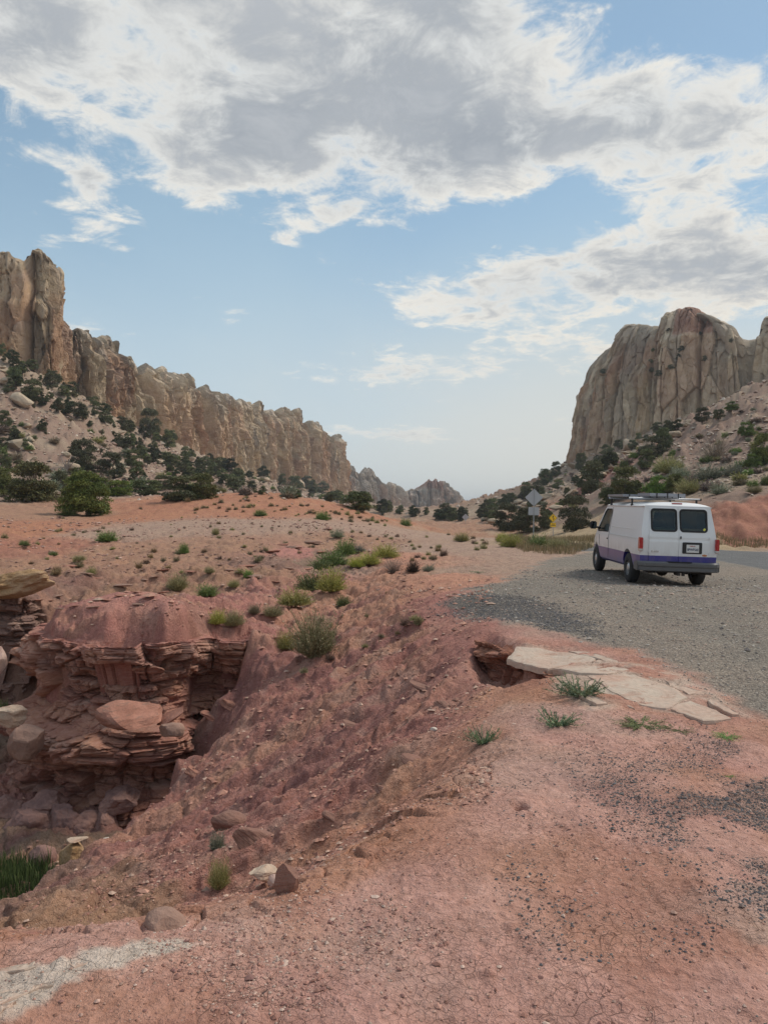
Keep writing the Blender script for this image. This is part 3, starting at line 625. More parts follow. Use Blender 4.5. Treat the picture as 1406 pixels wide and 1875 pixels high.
# ------------------------------------------------------------------ bedded walls of the gully
def strata_wall(name, plan, n, m, seed, prof, layer=.06, amp=.05, top_in=1.2, colA=(.40,.195,.15), colB=(.48,.255,.18), tilt=0.0, cells=1.2, label=None, dark=.35, topcol=None, topwave=.0):
    """plan: (x, y, z_top, z_base, k) left to right as seen from the open side; prof: outward offset against depth below the rim"""
    s, q = resample(plan, n)
    N = normals2(q[:, :2], max(3, n//14))
    t = np.linspace(0, 1, m)[:, None]
    zt = q[:, 2] + fbm2(s*1.2, s*0+seed, 3, seed)*topwave; zb = q[:, 3]; kk = q[:, 4] if q.shape[1] > 4 else np.ones(n)
    z = zb[None] + (zt-zb)[None]*t; Sg = np.broadcast_to(s[None], z.shape); h = zt[None]-z
    pr = np.array(prof, float); hw = h + fbm3(Sg*.8, z*.8, seed, 3, seed+1)*.16
    d = np.interp(hw, pr[:, 0], pr[:, 1])*kk[None]
    zw = z + tilt*Sg + fbm2(Sg*.6, z*.6+seed, 2, seed+2)*.05
    for th_, am in ((layer*4.2, amp*2.6), (layer*1.7, amp*1.35), (layer*.5, amp*.38)):
        L = zw/th_; li = np.floor(L).astype(np.int64); lf = L-li
        c1, c2, cid = worley1(Sg*cells*(.16/th_)**.5 + hrand(li, li*0, li*0, seed+4)*9 + fbm2(Sg*3, z*3, 2, seed+3)*.15, seed+5)
        # cell ids differ from layer to layer
        rid = hrand(li, (cid*9973).astype(np.int64), li*0, seed+6)
        d = d + (rid-.5)*2*am - am*.9*ss(c2-c1, .10, 0) - am*.8*(ss(lf, .12, 0)+ss(lf, .90, 1.0))
    fa, fe, fid = facets(Sg*1.1, zw*1.6, seed+17, 1.2); d = d + fa*layer*2.6 - layer*.8*ss(fe, .05, 0)
    fa, fe, fid = facets(Sg*3.2, zw*4.5, seed+18, 1.2); d = d + fa*layer*.8 - layer*.3*ss(fe, .06, 0)
    d = d + fbm3(Sg*.9, z*1.1, seed, 3, seed+7, .5)*.09 + fbm3(Sg*7, z*9, seed, 3, seed+8, .6)*.018
    dd0 = d.copy()
    px = q[None, :, 0] + N[None, :, 0]*d; py = q[None, :, 1] + N[None, :, 1]*d
    rows = [np.stack([px, py, z], -1)]
    K = 18
    for k_ in range(1, K+1):
        f = (k_/K)**1.4; xx = px[-1] - N[:, 0]*f*top_in; yy = py[-1] - N[:, 1]*f*top_in
        zz = z[-1]*(1-ss(np.full(n, f), 0, .9)) + (H(xx, yy)-(.03 if k_ > K-3 else 0))*ss(np.full(n, f), 0, .9)
        zz = zz + fbm2(xx*3, yy*3, 3, seed+9)*.02
        rows.append(np.stack([xx, yy, zz], -1)[None])
    co = np.concatenate(rows, 0); mr = co.shape[0]
    Sf = np.broadcast_to(s[None], (mr, n)); Zf = co[..., 2]; hh = np.concatenate([h, np.zeros((K, n))], 0)
    L = (Zf+tilt*Sf)/(layer*2.3); rl = hrand(np.floor(L).astype(np.int64), np.zeros_like(L).astype(np.int64), np.zeros_like(L).astype(np.int64), seed+12)
    c = lerpc(np.broadcast_to(np.array(colA), (mr, n, 3)), np.array(colB), np.clip(rl*.8 + fbm3(Sf*1.2, Zf*1.2, 1, 3, seed+13)*.5, 0, 1))
    c = lerpc(c, np.array((.25,.16,.13)), ss(fbm3(Sf*.5, Zf*1.5, 5, 3, seed+14), 0, .6)*dark)
    c = lerpc(c, np.array((.46,.30,.24)), ss(fbm3(Sf*2.5, Zf*8, 6, 2, seed+15), .45, .8)*.5)
    if topcol is not None:
        tm = np.concatenate([ss(h, .10, 0), np.ones((K, n))], 0); c = lerpc(c, np.array(topcol), tm)
    o = obj_np(name, co.reshape(-1, 3), grid_faces(mr, n)[:, ::-1], M_LEDGE, col=c.reshape(-1, 3), smooth=False); tag(o, kind='structure')
    if label: o['label'] = label
    return o
def W3(u, Y, vt, zb, k_=1.0):
    x, y, z = PX(u, vt, Y); return (x, y, z, zb, k_)
PROF = [(-1,0),(0,-.04),(.06,.10),(.30,.16),(.46,.14),(.52,-.04),(.85,-.16),(1.05,-.08),(1.25,.08),(1.42,.34),(1.52,.62),(1.85,.70),(2.05,.58),(2.12,.22),(2.55,.26),(2.7,.5),(3.0,.74),(3.4,.95)]
strata_wall('gully_wall', [W3(95,18.5,1140,-5.4,.4), W3(78,16.6,1150,-5.4,.6), W3(72,15.4,1158,-5.45,.8), W3(88,14.5,1172,-5.5,1), W3(140,14.1,1178,-5.5,1), W3(200,13.8,1180,-5.5,1.1), W3(255,13.7,1180,-5.5,1.15), W3(300,13.9,1176,-5.5,1.0), W3(335,14.5,1174,-5.3,.6),
            W3(352,15.2,1176,-5.0,.35), W3(385,15.6,1172,-4.8,.3), W3(430,15.4,1172,-4.6,.5), W3(462,15.3,1172,-4.4,.6), W3(470,16.0,1172,-4.2,.3), W3(500,16.4,1168,-4.0,.5), W3(540,17.2,1160,-3.6,.3)],
            560, 300, 41, PROF, layer=.095, amp=.05, tilt=.05, topcol=(.37,.175,.14), topwave=.02, label='layered red ledge on the far side of the gully')
PROF2 = [(-1,0),(0,0),(.08,.12),(.35,.15),(.42,.02),(1.2,.08),(1.3,-.1),(1.9,-.35),(2.4,-.3),(3,.0)]
strata_wall('gully_wall', [W3(-260,19.5,1075,-5.2), W3(-120,20.0,1070,-5.2), W3(-30,19.6,1072,-5.2), W3(30,19.3,1083,-5.2), W3(58,19.4,1095,-5.2,.8), W3(84,20.2,1118,-5.0,.6), W3(110,21.5,1124,-4.6,.4)],
            260, 150, 51, PROF2, layer=.12, amp=.07, cells=.9, tilt=.02, colA=(.31,.19,.155), colB=(.36,.225,.18), label='brown bedded rock wall behind the gully at the left edge')
PROF3 = [(-1,0),(0,.0),(.02,.10),(.07,.10),(.1,-.02),(.3,-.08),(.5,.0),(.8,.1)]
strata_wall('ledge_face', [W3(870,10.2,1172,-2.3,.3), W3(900,9.75,1182,-2.3,.8), W3(925,9.40,1193,-2.3,.9), W3(960,9.02,1207,-2.3,.9), W3(1000,8.68,1220,-2.3,.8), W3(1024,8.3,1231,-2.2,.4), W3(1040,8.0,1241,-2.0,.1)],
            190, 90, 61, PROF3, layer=.022, amp=.016, cells=3, top_in=.35, colA=(.34,.16,.11), colB=(.42,.20,.14), label='thin bedded red face under the pale slab')

# ------------------------------------------------------------------ loose rock
def stone_mat(name, c1, c2, sc=6., band=0., dark=(.2,.14,.11), bumpd=.03):
    m_, gg, b = new_mat(name); t = gg.node('ShaderNodeTexCoord').outputs['Object']
    n1 = gg.noise(t, sc*.4, 5, .6); n3 = gg.noise(t, sc*5, 5, .7)
    c = gg.mix(gg.smooth(n1, .38, .62), c1, c2)
    if band:
        n2 = gg.noise(gg.scalev(t, (1, 1, 9)), sc*.8, 4, .6, dist=.6); c = gg.mix(gg.smooth(n2, .52, .64)*band, c, dark)
    else: n2 = gg.noise(t, sc, 5, .6)
    gg.put(b.inputs['Base Color'], gg.hsv(c, v=(n3-.5)*.7 + (n1-.5)*.4 + 1.0)); b.inputs['Roughness'].default_value = .93; b.inputs['Specular IOR Level'].default_value = .12
    bump(gg, b, n1*.5 + n2*.8 + n3*.4, .7, bumpd); return m_
SM = dict(red=stone_mat('red_stone', (.34,.165,.12), (.42,.21,.155), band=.5), tan=stone_mat('tan_stone', (.42,.33,.24), (.50,.41,.31), sc=1.2, bumpd=.12), cream=stone_mat('cream_stone', (.55,.43,.33), (.50,.35,.26), band=.4, dark=(.38,.20,.14)),
          yellow=stone_mat('yellow_stone', (.40,.25,.13), (.43,.29,.18), sc=5, bumpd=.08), purple=stone_mat('purple_stone', (.235,.14,.125), (.29,.17,.14), sc=4), pink=stone_mat('pink_stone', (.46,.30,.25), (.52,.38,.32)),
          brown=stone_mat('brown_stone', (.30,.19,.15), (.35,.22,.17)), white=stone_mat('white_stone', (.62,.55,.48), (.55,.45,.38)), dark=stone_mat('dark_stone', (.28,.155,.12), (.24,.14,.115), band=.3))
def rock_mesh(name, mat, size, seed, cuts=12, sub=4, bed=0., rough=.05, roundness=.25):
    bm = bmesh.new(); bmesh.ops.create_icosphere(bm, subdivisions=sub, radius=1.0)
    co = np.array([v.co[:] for v in bm.verts]); fs = np.array([[v.index for v in f.verts] for f in bm.faces]); bm.free()
    rg = np.random.RandomState(seed); nrm = rg.normal(size=(cuts, 3)); nrm /= np.linalg.norm(nrm, axis=1)[:, None]
    dist = rg.uniform(.45+roundness*.4, .80+roundness*.2, cuts)
    for n_, d_ in zip(nrm, dist):
        e = co @ n_ - d_; m_ = e > 0; co[m_] -= e[m_, None]*n_
    if bed:
        lay = np.floor((co[:, 2]+co[:, 0]*.1)/bed).astype(np.int64); rr = hrand(lay, lay*0, lay*0, seed); co[:, :2] *= (.90+.16*rr)[:, None]
    nn = co/(np.linalg.norm(co, axis=1)[:, None]+1e-6)
    co = co + nn*(fbm3(co[:, 0]*1.6, co[:, 1]*1.6, co[:, 2]*1.6+seed, 4, seed)*rough*1.6)[:, None]
    co = co*np.array(size)[None]*.5
    co[:, 2] -= co[:, 2].min()
    return mesh_np(name, co, fs, mat, smooth=False)
def rock(name, label, cat, pos, size, mat, seed, rot=(0, 0, 0), sink=.15, group=None, mesh=None, **kw):
    me = mesh or rock_mesh(name, SM[mat], size, seed, **kw)
    o = link(bpy.data.objects.new(name, me)); o.location = (pos[0], pos[1], pos[2]-size[2]*sink); o.rotation_euler = rot
    return tag(o, label, cat, group)
def at(u, v, Y): return PX(u, v, Y)
rock('boulder', 'pitted yellow boulder lying on the brown rock wall at the left edge', 'boulder', at(34,1096,19.0), (1.75,.95,.62), 'yellow', 3, (0,-.22,.15), sink=0, rough=.16, roundness=.7, sub=5)
rock('fallen_block', 'large flat red block jutting from the layered gully ledge', 'boulder', at(238,1318,12.75), (1.2,1.0,.50), 'red', 12, (.12,.05,.4), sink=.1, bed=.0, roundness=-.1, cuts=8)
rock('boulder', 'white and pink banded boulder at the left edge below the brown rock wall', 'boulder', at(12,1330,13.6), (.66,.5,.46), 'cream', 5, (0,.1,.3), sink=0, bed=.3, roundness=.2)
rock('boulder', 'pale stone cut off by the left edge above the banded boulder', 'boulder', at(-6,1240,15.0), (.5,.5,.6), 'pink', 6, sink=0, roundness=.1)
rock('boulder', 'round brown boulder beneath the white banded boulder at the left', 'boulder', at(42,1392,13.0), (.62,.5,.62), 'brown', 7, (0,.2,.2), sink=0, roundness=.35, cuts=9)
rock('fallen_slab', 'long thin red slab leaning at the right of the flat red block', 'rock slab', at(318,1316,13.0), (.62,.30,.14), 'red', 8, (.2,-.55,.3), sink=0, bed=.4)
rock('fallen_slab', 'smooth brown slab below the thin leaning slab in the gully', 'rock slab', at(312,1352,12.7), (.42,.35,.30), 'brown', 9, (.3,.1,.5), sink=0, cuts=8)
for i, (u, v, Y, w, h_, lab) in enumerate([(52,1555,12.6,.95,.85,'biggest smooth purple boulder bulging from the foot of the gully ledge'), (108,1560,12.7,.62,.90,'upright purple boulder between the two widest ones at the ledge foot'),
        (158,1545,12.8,.75,.62,'cracked purple boulder above the cream block'), (200,1530,12.9,.50,.60,'rounded purple boulder furthest right at the ledge foot'), (18,1520,12.9,.50,.70,'narrow purple boulder nearest the left edge of the ledge foot'), (222,1478,13.1,.62,.42,'small purple boulder tucked under the ledge beside the dark hollow'), (90,1490,13.1,.8,.45,'low purple boulder wedged above the biggest one under the ledge')]):
    rock('boulder', lab, 'boulder', at(u, v, Y), (w, w*1.2, h_), 'purple', 20+i, (.1*(i % 3)-.1, .12*(i % 2), i*1.1), sink=.15, group='smooth boulders at the foot of the gully ledge', roundness=.5, cuts=14, rough=.10, sub=5)
rock('boulder', 'cone-shaped purple boulder with a pale line, resting above the gully grass', 'boulder', at(78,1592,11.2), (.40,.38,.36), 'purple', 31, sink=0, roundness=.9, rough=.03)
rock('fallen_block', 'square orange block under a thin flat slab in the gully', 'boulder', at(128,1592,10.9), (.36,.4,.42), 'yellow', 33, (0,.1,.5), sink=0, bed=.4, cuts=9)
rock('fallen_slab', 'thin flat orange slab lying on top of the square orange block', 'rock slab', at(138,1540,10.9), (.36,.22,.05), 'cream', 34, (0,-.06,.2), sink=0)
rock('fallen_block', 'cream and pink block right of the square orange block', 'boulder', at(168,1592,10.7), (.32,.34,.38), 'pink', 35, (0,.2,.1), sink=0, bed=.4)
rock('stone', 'small white stone on the debris below the ledge', 'stone', at(195,1540,10.9), (.09,.08,.07), 'white', 36, sink=0, sub=2)
g1 = cast([(482,1622), (536,1632), (508,1624), (290,1700), (795,1338), (566,1110), (452,1560), (405,1522), (1128,1585), (628,1480), (1045,1400)])
rock('stone', 'cream topped stone beside the upright dark slab on the gully rim', 'stone', g1[0]+[0,0,.02], (.17,.13,.085), 'cream', 41, (.1,.15,.3), sink=0, bed=.35, sub=3)
rock('upright_slab', 'dark red slab standing upright on the gully rim', 'rock slab', g1[1]+[0,0,-.05], (.13,.08,.20), 'dark', 42, (.1,-.15,.4), sink=0, cuts=7, roundness=0)
rock('stone', 'small tan stone wedged between the cream stone and the upright slab', 'stone', g1[2], (.11,.09,.06), 'pink', 43, sink=0, sub=3)
rock('boulder', 'smooth grey pink boulder half buried in the near rim', 'boulder', g1[3]+[0,.05,-.06], (.17,.18,.11), 'brown', 44, (0,.3,.3), sink=0, roundness=.8)
rock('stone', 'small white stone on the cracked slope left of the green plant', 'stone', g1[4], (.09,.07,.04), 'white', 45, sub=2)
rock('stone', 'pale round stone beside the yellow-green shrubs', 'stone', g1[5], (.22,.2,.24), 'pink', 46, sub=3, roundness=.9)
rock('rock_rib', 'long rounded rib of dark red rock sticking out of the slope', 'rock rib', g1[6]+[.02,.2,-.17], (.62,.26,.24), 'dark', 47, (.2,.62,.5), sink=0, roundness=.8)
rock('rock_rib', 'short rounded rib of dark red rock above the gully shrub', 'rock rib', g1[7]+[0,.2,-.15], (.40,.26,.26), 'dark', 48, (.2,.4,.4), sink=0, roundness=.8)

g2 = cast([(775,1262), (812,1292), (735,1235), (705,1448), (672,1476), (425,1296), (385,1312), (355,1418), (390,1432), (755,1395), (610,1500), (520,1350), (640,1330)])
for i, (p_, sz_, lb) in enumerate(zip(g2, [(.42,.22,.10),(.34,.2,.09),(.32,.18,.08),(.20,.13,.08),(.17,.12,.07),(.55,.3,.16),(.45,.3,.14),(.36,.25,.13),(.34,.2,.10),(.26,.18,.09),(.22,.14,.08),(.3,.18,.08),(.28,.16,.07)],
        ['crumbling ledge edge high on the cracked slope', 'lower end of the crumbling ledge on the cracked slope', 'upper end of the crumbling ledge on the cracked slope', 'block of red rock with a dark underside on the lower slope', 'smaller block left of the dark undersided one on the lower slope', 'long bedded ledge at the left edge of the slope above the dark hollow', 'bedded ledge sticking out just left of the long bedded one',
         'bedded nose of the slope beside the dark hollow', 'thin ledge on the nose of the slope beside the dark hollow', 'triangular red block lying below the green plants', 'small ledge block above the upright dark slab', 'faint ledge in the middle of the cracked slope', 'second faint ledge higher on the cracked slope'])):
    rock('ledge_rock', lb, 'rock ledge', p_+[0,.04,-.02], sz_, 'red' if i in (5, 6, 7, 8) else 'dark', 300+i, (.15, .35, -.3), sink=.35, bed=.35, roundness=0, cuts=10, sub=4)

# pale slab outcrop: cracked plates lying side by side
def plate(name, poly, zt, thick, mat, seed, parent):
    """irregular flat plate from a plan outline, with a broken edge and a slightly uneven top"""
    rg = random.Random(seed); pts = []
    for i in range(len(poly)):
        a, b_ = Vector(poly[i]), Vector(poly[(i+1) % len(poly)]); L = (b_-a).length; k_ = max(2, int(L/.07))
        for j in range(k_):
            p = a.lerp(b_, j/k_); pts.append((p.x+rg.uniform(-.014,.014), p.y+rg.uniform(-.014,.014)))
    cx0 = sum(p[0] for p in pts)/len(pts); cy0 = sum(p[1] for p in pts)/len(pts)
    rings = [(1.0, -thick), (1.0, -thick*.25), (.985, 0.0), (.9, 0.004), (.7, .0), (.45, .003), (.2, 0)]
    V = []; Fq = []
    for (f, dz_) in rings:
        for (px_, py_) in pts:
            x_ = cx0+(px_-cx0)*f; y_ = cy0+(py_-cy0)*f; V.append((x_, y_, dz_))
    V = np.array(V); zs = H(V[:, 0], V[:, 1]) ; zb_ = base_h(V[:, 0], V[:, 1])
    V[:, 2] += zb_ + zt + fbm2(V[:, 0]*2.5, V[:, 1]*2.5, 3, seed)*.010 + (rg.uniform(-.008, .008))
    n = len(pts)
    for r_ in range(len(rings)-1):
        for i in range(n):
            a = r_*n+i; b_ = r_*n+(i+1) % n; Fq.append((a, b_, b_+n, a+n))
    V = np.concatenate([V, [[cx0, cy0, V[-n:, 2].mean()]]]); k0 = len(V)-1; r0 = (len(rings)-1)*n
    for i in range(n): Fq.append((r0+i, r0+(i+1) % n, k0, k0))
    bm = bmesh.new(); vs_ = [bm.verts.new(tuple(v)) for v in V]
    for f in Fq:
        try: bm.faces.new([vs_[k_] for k_ in dict.fromkeys(f)])
        except ValueError: pass
    bmesh.ops.recalc_face_normals(bm, faces=bm.faces)
    me = bpy.data.meshes.new(name); bm.to_mesh(me); bm.free(); me.materials.append(mat)
    return link(bpy.data.objects.new(name, me), parent)
M_PALE = stone_mat('pale_slab_stone', (.53,.43,.35), (.47,.34,.27), sc=5, band=.6, dark=(.40,.24,.18), bumpd=.02)
oc = tag(link(bpy.data.objects.new('rock_outcrop', None)), 'pale cream slab outcrop split into plates at the edge of the gravel', 'rock outcrop')
oc.empty_display_size = .1
gp = lambda *a: [GP(u, v, -1.585) for u, v in a]
for i, pl in enumerate([gp((928,1182),(945,1172),(990,1172),(1040,1176),(1085,1186),(1092,1192),(1078,1206),(1030,1204),(1005,1208),(975,1196)),
        gp((1040,1175),(1082,1180),(1128,1200),(1150,1214),(1120,1208),(1093,1193)), gp((1010,1210),(1032,1206),(1080,1208),(1096,1196),(1118,1210),(1150,1222),(1110,1232),(1060,1228)),
        gp((1125,1203),(1180,1212),(1232,1226),(1272,1243),(1240,1246),(1190,1238),(1155,1222)), gp((1075,1236),(1112,1235),(1150,1226),(1190,1242),(1245,1262),(1256,1276),(1222,1296),(1175,1290),(1120,1268)),
        gp((1250,1284),(1262,1280),(1290,1290),(1320,1302),(1338,1312),(1290,1318),(1240,1302),(1228,1296)), gp((1200,1232),(1240,1248),(1285,1262),(1262,1268),(1232,1254)), gp((1300,1276),(1330,1292),(1352,1304),(1342,1306),(1312,1294),(1292,1280)),
        gp((1052,1262),(1075,1270),(1110,1288),(1092,1290),(1060,1276)), gp((1084,1242),(1070,1250),(1110,1272),(1160,1296),(1150,1284),(1112,1262))]):
    plate('slab', pl, .012 + .003*(i % 3), .07, M_PALE, 60+i, oc)
# pale broken band in the near left corner
oc2 = tag(link(bpy.data.objects.new('rock_outcrop', None)), 'whitish broken rock band in the near left corner', 'rock outcrop'); oc2.empty_display_size = .1
gp = lambda *a: [GP(u, v, -1.60) for u, v in a]
for i, pl in enumerate([gp((72,1765),(110,1754),(150,1748),(152,1756),(120,1766),(90,1774)), gp((150,1756),(172,1757),(168,1772),(140,1784),(128,1778)), gp((172,1750),(240,1742),(252,1748),(215,1756),(182,1760)), gp((255,1742),(300,1738),(296,1748),(262,1752)), gp((308,1734),(348,1728),(350,1736),(318,1744)),
        gp((92,1800),(108,1795),(118,1805),(100,1816)), gp((60,1818),(88,1812),(92,1822),(58,1838)), gp((-30,1840),(20,1826),(52,1824),(50,1836),(10,1862),(-30,1872)), gp((-30,1776),(30,1772),(70,1770),(74,1778),(20,1786),(-30,1790)), gp((0,1866),(28,1856),(20,1875),(0,1888))]):
    plate('slab', pl, .008, .05, M_PALE, 80+i, oc2)

# thin ledge stones lying over the left hillside
rg = random.Random(5)
flat = [rock_mesh('ledge_stone', SM['brown'] if i % 2 else SM['red'], (1, .7, .3), 100+i, sub=3, bed=.3, roundness=.3) for i in range(6)]
lab = ['flat red-brown ledge stone on the hillside, %s' % q for q in ('below the lip of the middle rise', 'near the green gully', 'above the pink terrace', 'among the scattered shrubs')]
uv = [(228,1092),(265,1066),(300,1048),(420,1046),(445,1052),(470,1056),(350,1054),(280,1062),(505,1066),(530,1042),(560,1043),(405,1036),(455,1038),(500,1036),(140,1110),(170,1116),(200,1100),(255,1108),(90,1100),(105,1095),(250,1085),(225,1078),(180,1060),(160,1052),(130,1038),(320,1075),
      (300,1090),(420,1078),(520,998),(575,995),(590,1012),(540,1004),(500,1012),(60,1060),(70,1110),(110,1118)]
pos = cast(uv)
for i, p_ in enumerate(pos):
    w = rg.uniform(.35, .8)*(p_[1]/26)
    o = link(bpy.data.objects.new('ledge_stone', flat[i % 6])); o.location = (p_[0], p_[1], p_[2]-.03*w); o.scale = (w, w*rg.uniform(.5, .9), w*rg.uniform(.35, .6)); o.rotation_euler = (rg.uniform(-.1, .1), rg.uniform(-.12, .12), rg.uniform(-.5, .5))
    u, v = uv[i]; q = 1 if (v < 1015 and u > 480) else (2 if v > 1070 else (0 if u > 380 else 3))
    tag(o, '%s %s' % ('thin wide' if o.scale.z < w*.43 else 'thick' if o.scale.z > w*.52 else 'medium', lab[q]), 'stone', 'ledge stones on the hillside')

# boulders fallen from the cliffs
big = [rock_mesh('boulder', SM['tan'], (1, .8, .62), 130+i, sub=3, roundness=(i % 3)*.35, cuts=9+i, rough=.06, bed=.25 if i % 2 else 0) for i in range(8)]
named = [(32,742,50,34,'big tan angular boulder below the tower at the left edge'), (30,826,66,30,'broad pale boulder on the left slope near the frame edge'), (46,786,24,12,'flat tan slab on the bare left slope'), (236,772,44,36,'tall rounded tan block leaning at the foot of the left wall'),
         (235,752,26,10,'pale slab perched on the left talus beside the rounded block'), (255,768,30,12,'second pale slab lower on the left talus beside the rounded block'), (128,862,36,20,'pale stepped boulder behind the dark junipers on the left'), (122,842,14,14,'small square tan boulder above the dead branch'), (100,908,18,14,'pinkish tan boulder between the left junipers'),
         (228,812,24,14,'rounded tan boulder among shrubs on the left slope'), (198,700,22,14,'tan boulder wedged in trees under the left wall'), (290,850,36,14,'long tan ledge boulder on the left slope'), (125,760,18,18,'upright tan boulder among the upper left trees'), (10,706,26,16,'tan boulder under the tower, beside a small tree'),
         (1047,912,28,19,'rounded tan boulder on the right slope above the yellow sign'), (1020,934,26,12,'long tan boulder right of the diamond sign'), (1155,822,34,26,'smooth orange dome of rock at the foot of the bluff'), (1238,804,26,16,'angular tan boulder low against the bluff'), (1000,915,30,14,'cracked tan boulder just right of the diamond sign'),
         (985,905,14,10,'small tan block behind the top of the diamond sign'), (890,955,26,10,'low tan boulder at the left foot of the right slope'), (905,962,30,14,'broad tan boulder by the junipers left of the signs'), (970,895,14,12,'upright rock on the right ridge line'), (1012,870,16,14,'second upright rock on the right ridge line'), (548,895,26,22,'pale boulder under the left wall at its far end'), (535,905,14,20,'narrow boulder beside the pale one at the far end of the left wall')]
pos = cast([(a, b_-1) for a, b_, *_ in named])
for i, (p_, (u, v, w, h_, lb)) in enumerate(zip(pos, named)):
    k_ = p_[1]/F; o = link(bpy.data.objects.new('boulder', big[i % 8])); o.location = (p_[0], p_[1]+w*k_*.3, p_[2]-h_*k_*.15)
    o.scale = (w*k_*1.15, w*k_*1.1, h_*k_*1.6); o.rotation_euler = (rg.uniform(-.15, .15), rg.uniform(-.15, .15), rg.uniform(0, 6.28)); tag(o, lb, 'boulder')
def where(p_):
    """a place a viewer can find, from where the thing stands"""
    u = CU+F*p_[0]/p_[1]; v = CV-F*p_[2]/p_[1]
    L_ = [(60,'under the face of the tower'),(125,'under the right corner of the tower'),(190,'below the first pillars beside the tower'),(260,'below the rounded tan block'),(330,'below the tallest single pillars'),(400,'below the middle of the left wall'),(480,'past the middle of the left wall'),(560,'near the far end of the left wall'),(640,'at the far end of the left wall'),(760,'below the far rock fins'),(880,'by the canyon mouth'),
          (930,'at the left foot of the right slope'),(975,'left of the diamond sign'),(1015,'above the diamond sign'),(1060,'above the yellow sign'),(1110,'left of the van rack'),(1160,'above the van cab'),(1215,'above the left van window'),(1265,'above the right van window'),(1330,'above the red bank'),(2000,'near the right edge')]
    a = [n_ for m_, n_ in L_ if u < m_][0]
    hi = np.interp(u, [0,120,350,620,850,880,1000,1060,1250,1406], [650,705,835,905,940,935,870,840,770,700]); lo = np.interp(u, [0,500,850,1000,1200,1406], [930,905,960,975,930,900])
    f = (v-hi)/(lo-hi+1e-6); return a, ('high up' if f < .25 else 'fairly high' if f < .5 else 'fairly low' if f < .75 else 'low down')
def sizeword(px): return 'tiny' if px < 9 else 'small' if px < 16 else 'medium' if px < 24 else 'large'
def scatter(n, umin, umax, vtop, vbot, seed):
    """sight lines spread over a slope between two polylines of the photograph"""
    rg = random.Random(seed); o = []
    while len(o) < n:
        u = rg.uniform(umin, umax); a = np.interp(u, *zip(*vtop)); b_ = np.interp(u, *zip(*vbot))
        if b_ > a: o.append((u, a+(b_-a)*rg.random()))
    return o
TL = [(0,660),(120,715),(200,770),(350,838),(470,872),(620,908)]; BL_ = [(0,880),(200,890),(350,895),(500,895),(620,915)]
TR = [(880,935),(940,905),(1000,870),(1045,846),(1110,838),(1200,800),(1260,775)]; BR_ = [(880,960),(940,972),(1000,950),(1060,905),(1140,850),(1200,812),(1260,780)]
for (uvs, side, sd_) in ((scatter(120, 0, 620, TL, BL_, 9), 'left', 1), (scatter(130, 875, 1260, TR, BR_, 10), 'right', 2)):
    pos = cast(uvs)
    for p_ in pos:
        if p_[1] > 800: continue
        w = rg.choice([5, 6, 8, 12, 20])*rg.uniform(.7, 1.3)*p_[1]/F; hh_ = rg.uniform(.5, .9); o = link(bpy.data.objects.new('talus_block', rg.choice(big))); o.location = (p_[0], p_[1], p_[2]-.1*w)
        o.scale = (w*1.2, w, w*hh_); o.rotation_euler = (rg.uniform(-.3, .3), rg.uniform(-.3, .3), rg.uniform(0, 6.28))
        a_, b_ = where(p_); tag(o, '%s %s tan block, %s, %s' % (sizeword(w*F/p_[1]), 'flat' if hh_ < .63 else 'chunky' if hh_ < .77 else 'upright', a_, b_), 'boulder', 'fallen blocks on the %s slope' % side)

# loose stones and gravel nobody could count
def chips(name, xy, sizes, mats, cols, seed, squash=.55, lift=.2):
    rg = np.random.RandomState(seed); n = len(xy)
    base = np.array([(0,0,1),(.9,0,.1),(.3,.85,-.05),(-.72,.5,.1),(-.7,-.55,0),(.28,-.88,.05),(0,0,-.7)], float)
    tri = np.array([(0,1,2),(0,2,3),(0,3,4),(0,4,5),(0,5,1),(6,2,1),(6,3,2),(6,4,3),(6,5,4),(6,1,5)])
    z = H(xy[:, 0], xy[:, 1]); jit = 1+rg.uniform(-.35, .35, (n, 7, 3)); a = rg.uniform(0, 6.28, n); ca, sa = np.cos(a), np.sin(a)
    P_ = base[None]*jit; sx = sizes[:, None]*rg.uniform(.7, 1.3, (n, 1)); sy = sizes[:, None]*rg.uniform(.6, 1.0, (n, 1)); sz = sizes[:, None]*squash*rg.uniform(.6, 1.2, (n, 1))
    x_ = P_[..., 0]*sx; y_ = P_[..., 1]*sy; z_ = P_[..., 2]*sz
    co = np.stack([x_*ca[:, None]-y_*sa[:, None]+xy[:, :1], x_*sa[:, None]+y_*ca[:, None]+xy[:, 1:2], z_+z[:, None]+sizes[:, None]*lift], -1).reshape(-1, 3)
    fs = (tri[None]+np.arange(n)[:, None, None]*7).reshape(-1, 3)
    c = np.repeat(np.array(cols)[rg.randint(0, len(cols), n)]*rg.uniform(.75, 1.25, (n, 1)), 7, 0)
    o = obj_np(name, co, fs, mats, col=c, smooth=False); return tag(o, kind='stuff')
M_CHIP, gg, b = new_mat('loose_stone'); t = gg.node('ShaderNodeTexCoord').outputs['Object']
gg.put(b.inputs['Base Color'], gg.hsv(attr(gg, 'Col'), v=gg.noise(t, 60, 3, .6)*.8+.6)); b.inputs['Roughness'].default_value = .85
def spread(n, rmin, rmax, tmin, tmax, seed, keep=None):
    rg = np.random.RandomState(seed); r = np.exp(rg.uniform(math.log(rmin), math.log(rmax), n)); a = np.radians(rg.uniform(tmin, tmax, n))
    xy = np.stack([r*np.sin(a), r*np.cos(a)], 1)
    if keep is not None: xy = xy[rg.rand(n) < keep(xy[:, 0], xy[:, 1])]
    return xy
def kd2(x, y): return np.clip(ss(poly_sd(x, y, DARK2)+fbm2(x*.6, y*.6, 4, 101)*.45, .5, -.5)*ss(fbm2(x*1.7, y*1.7, 4, 102), -.3, .35), 0, 1)
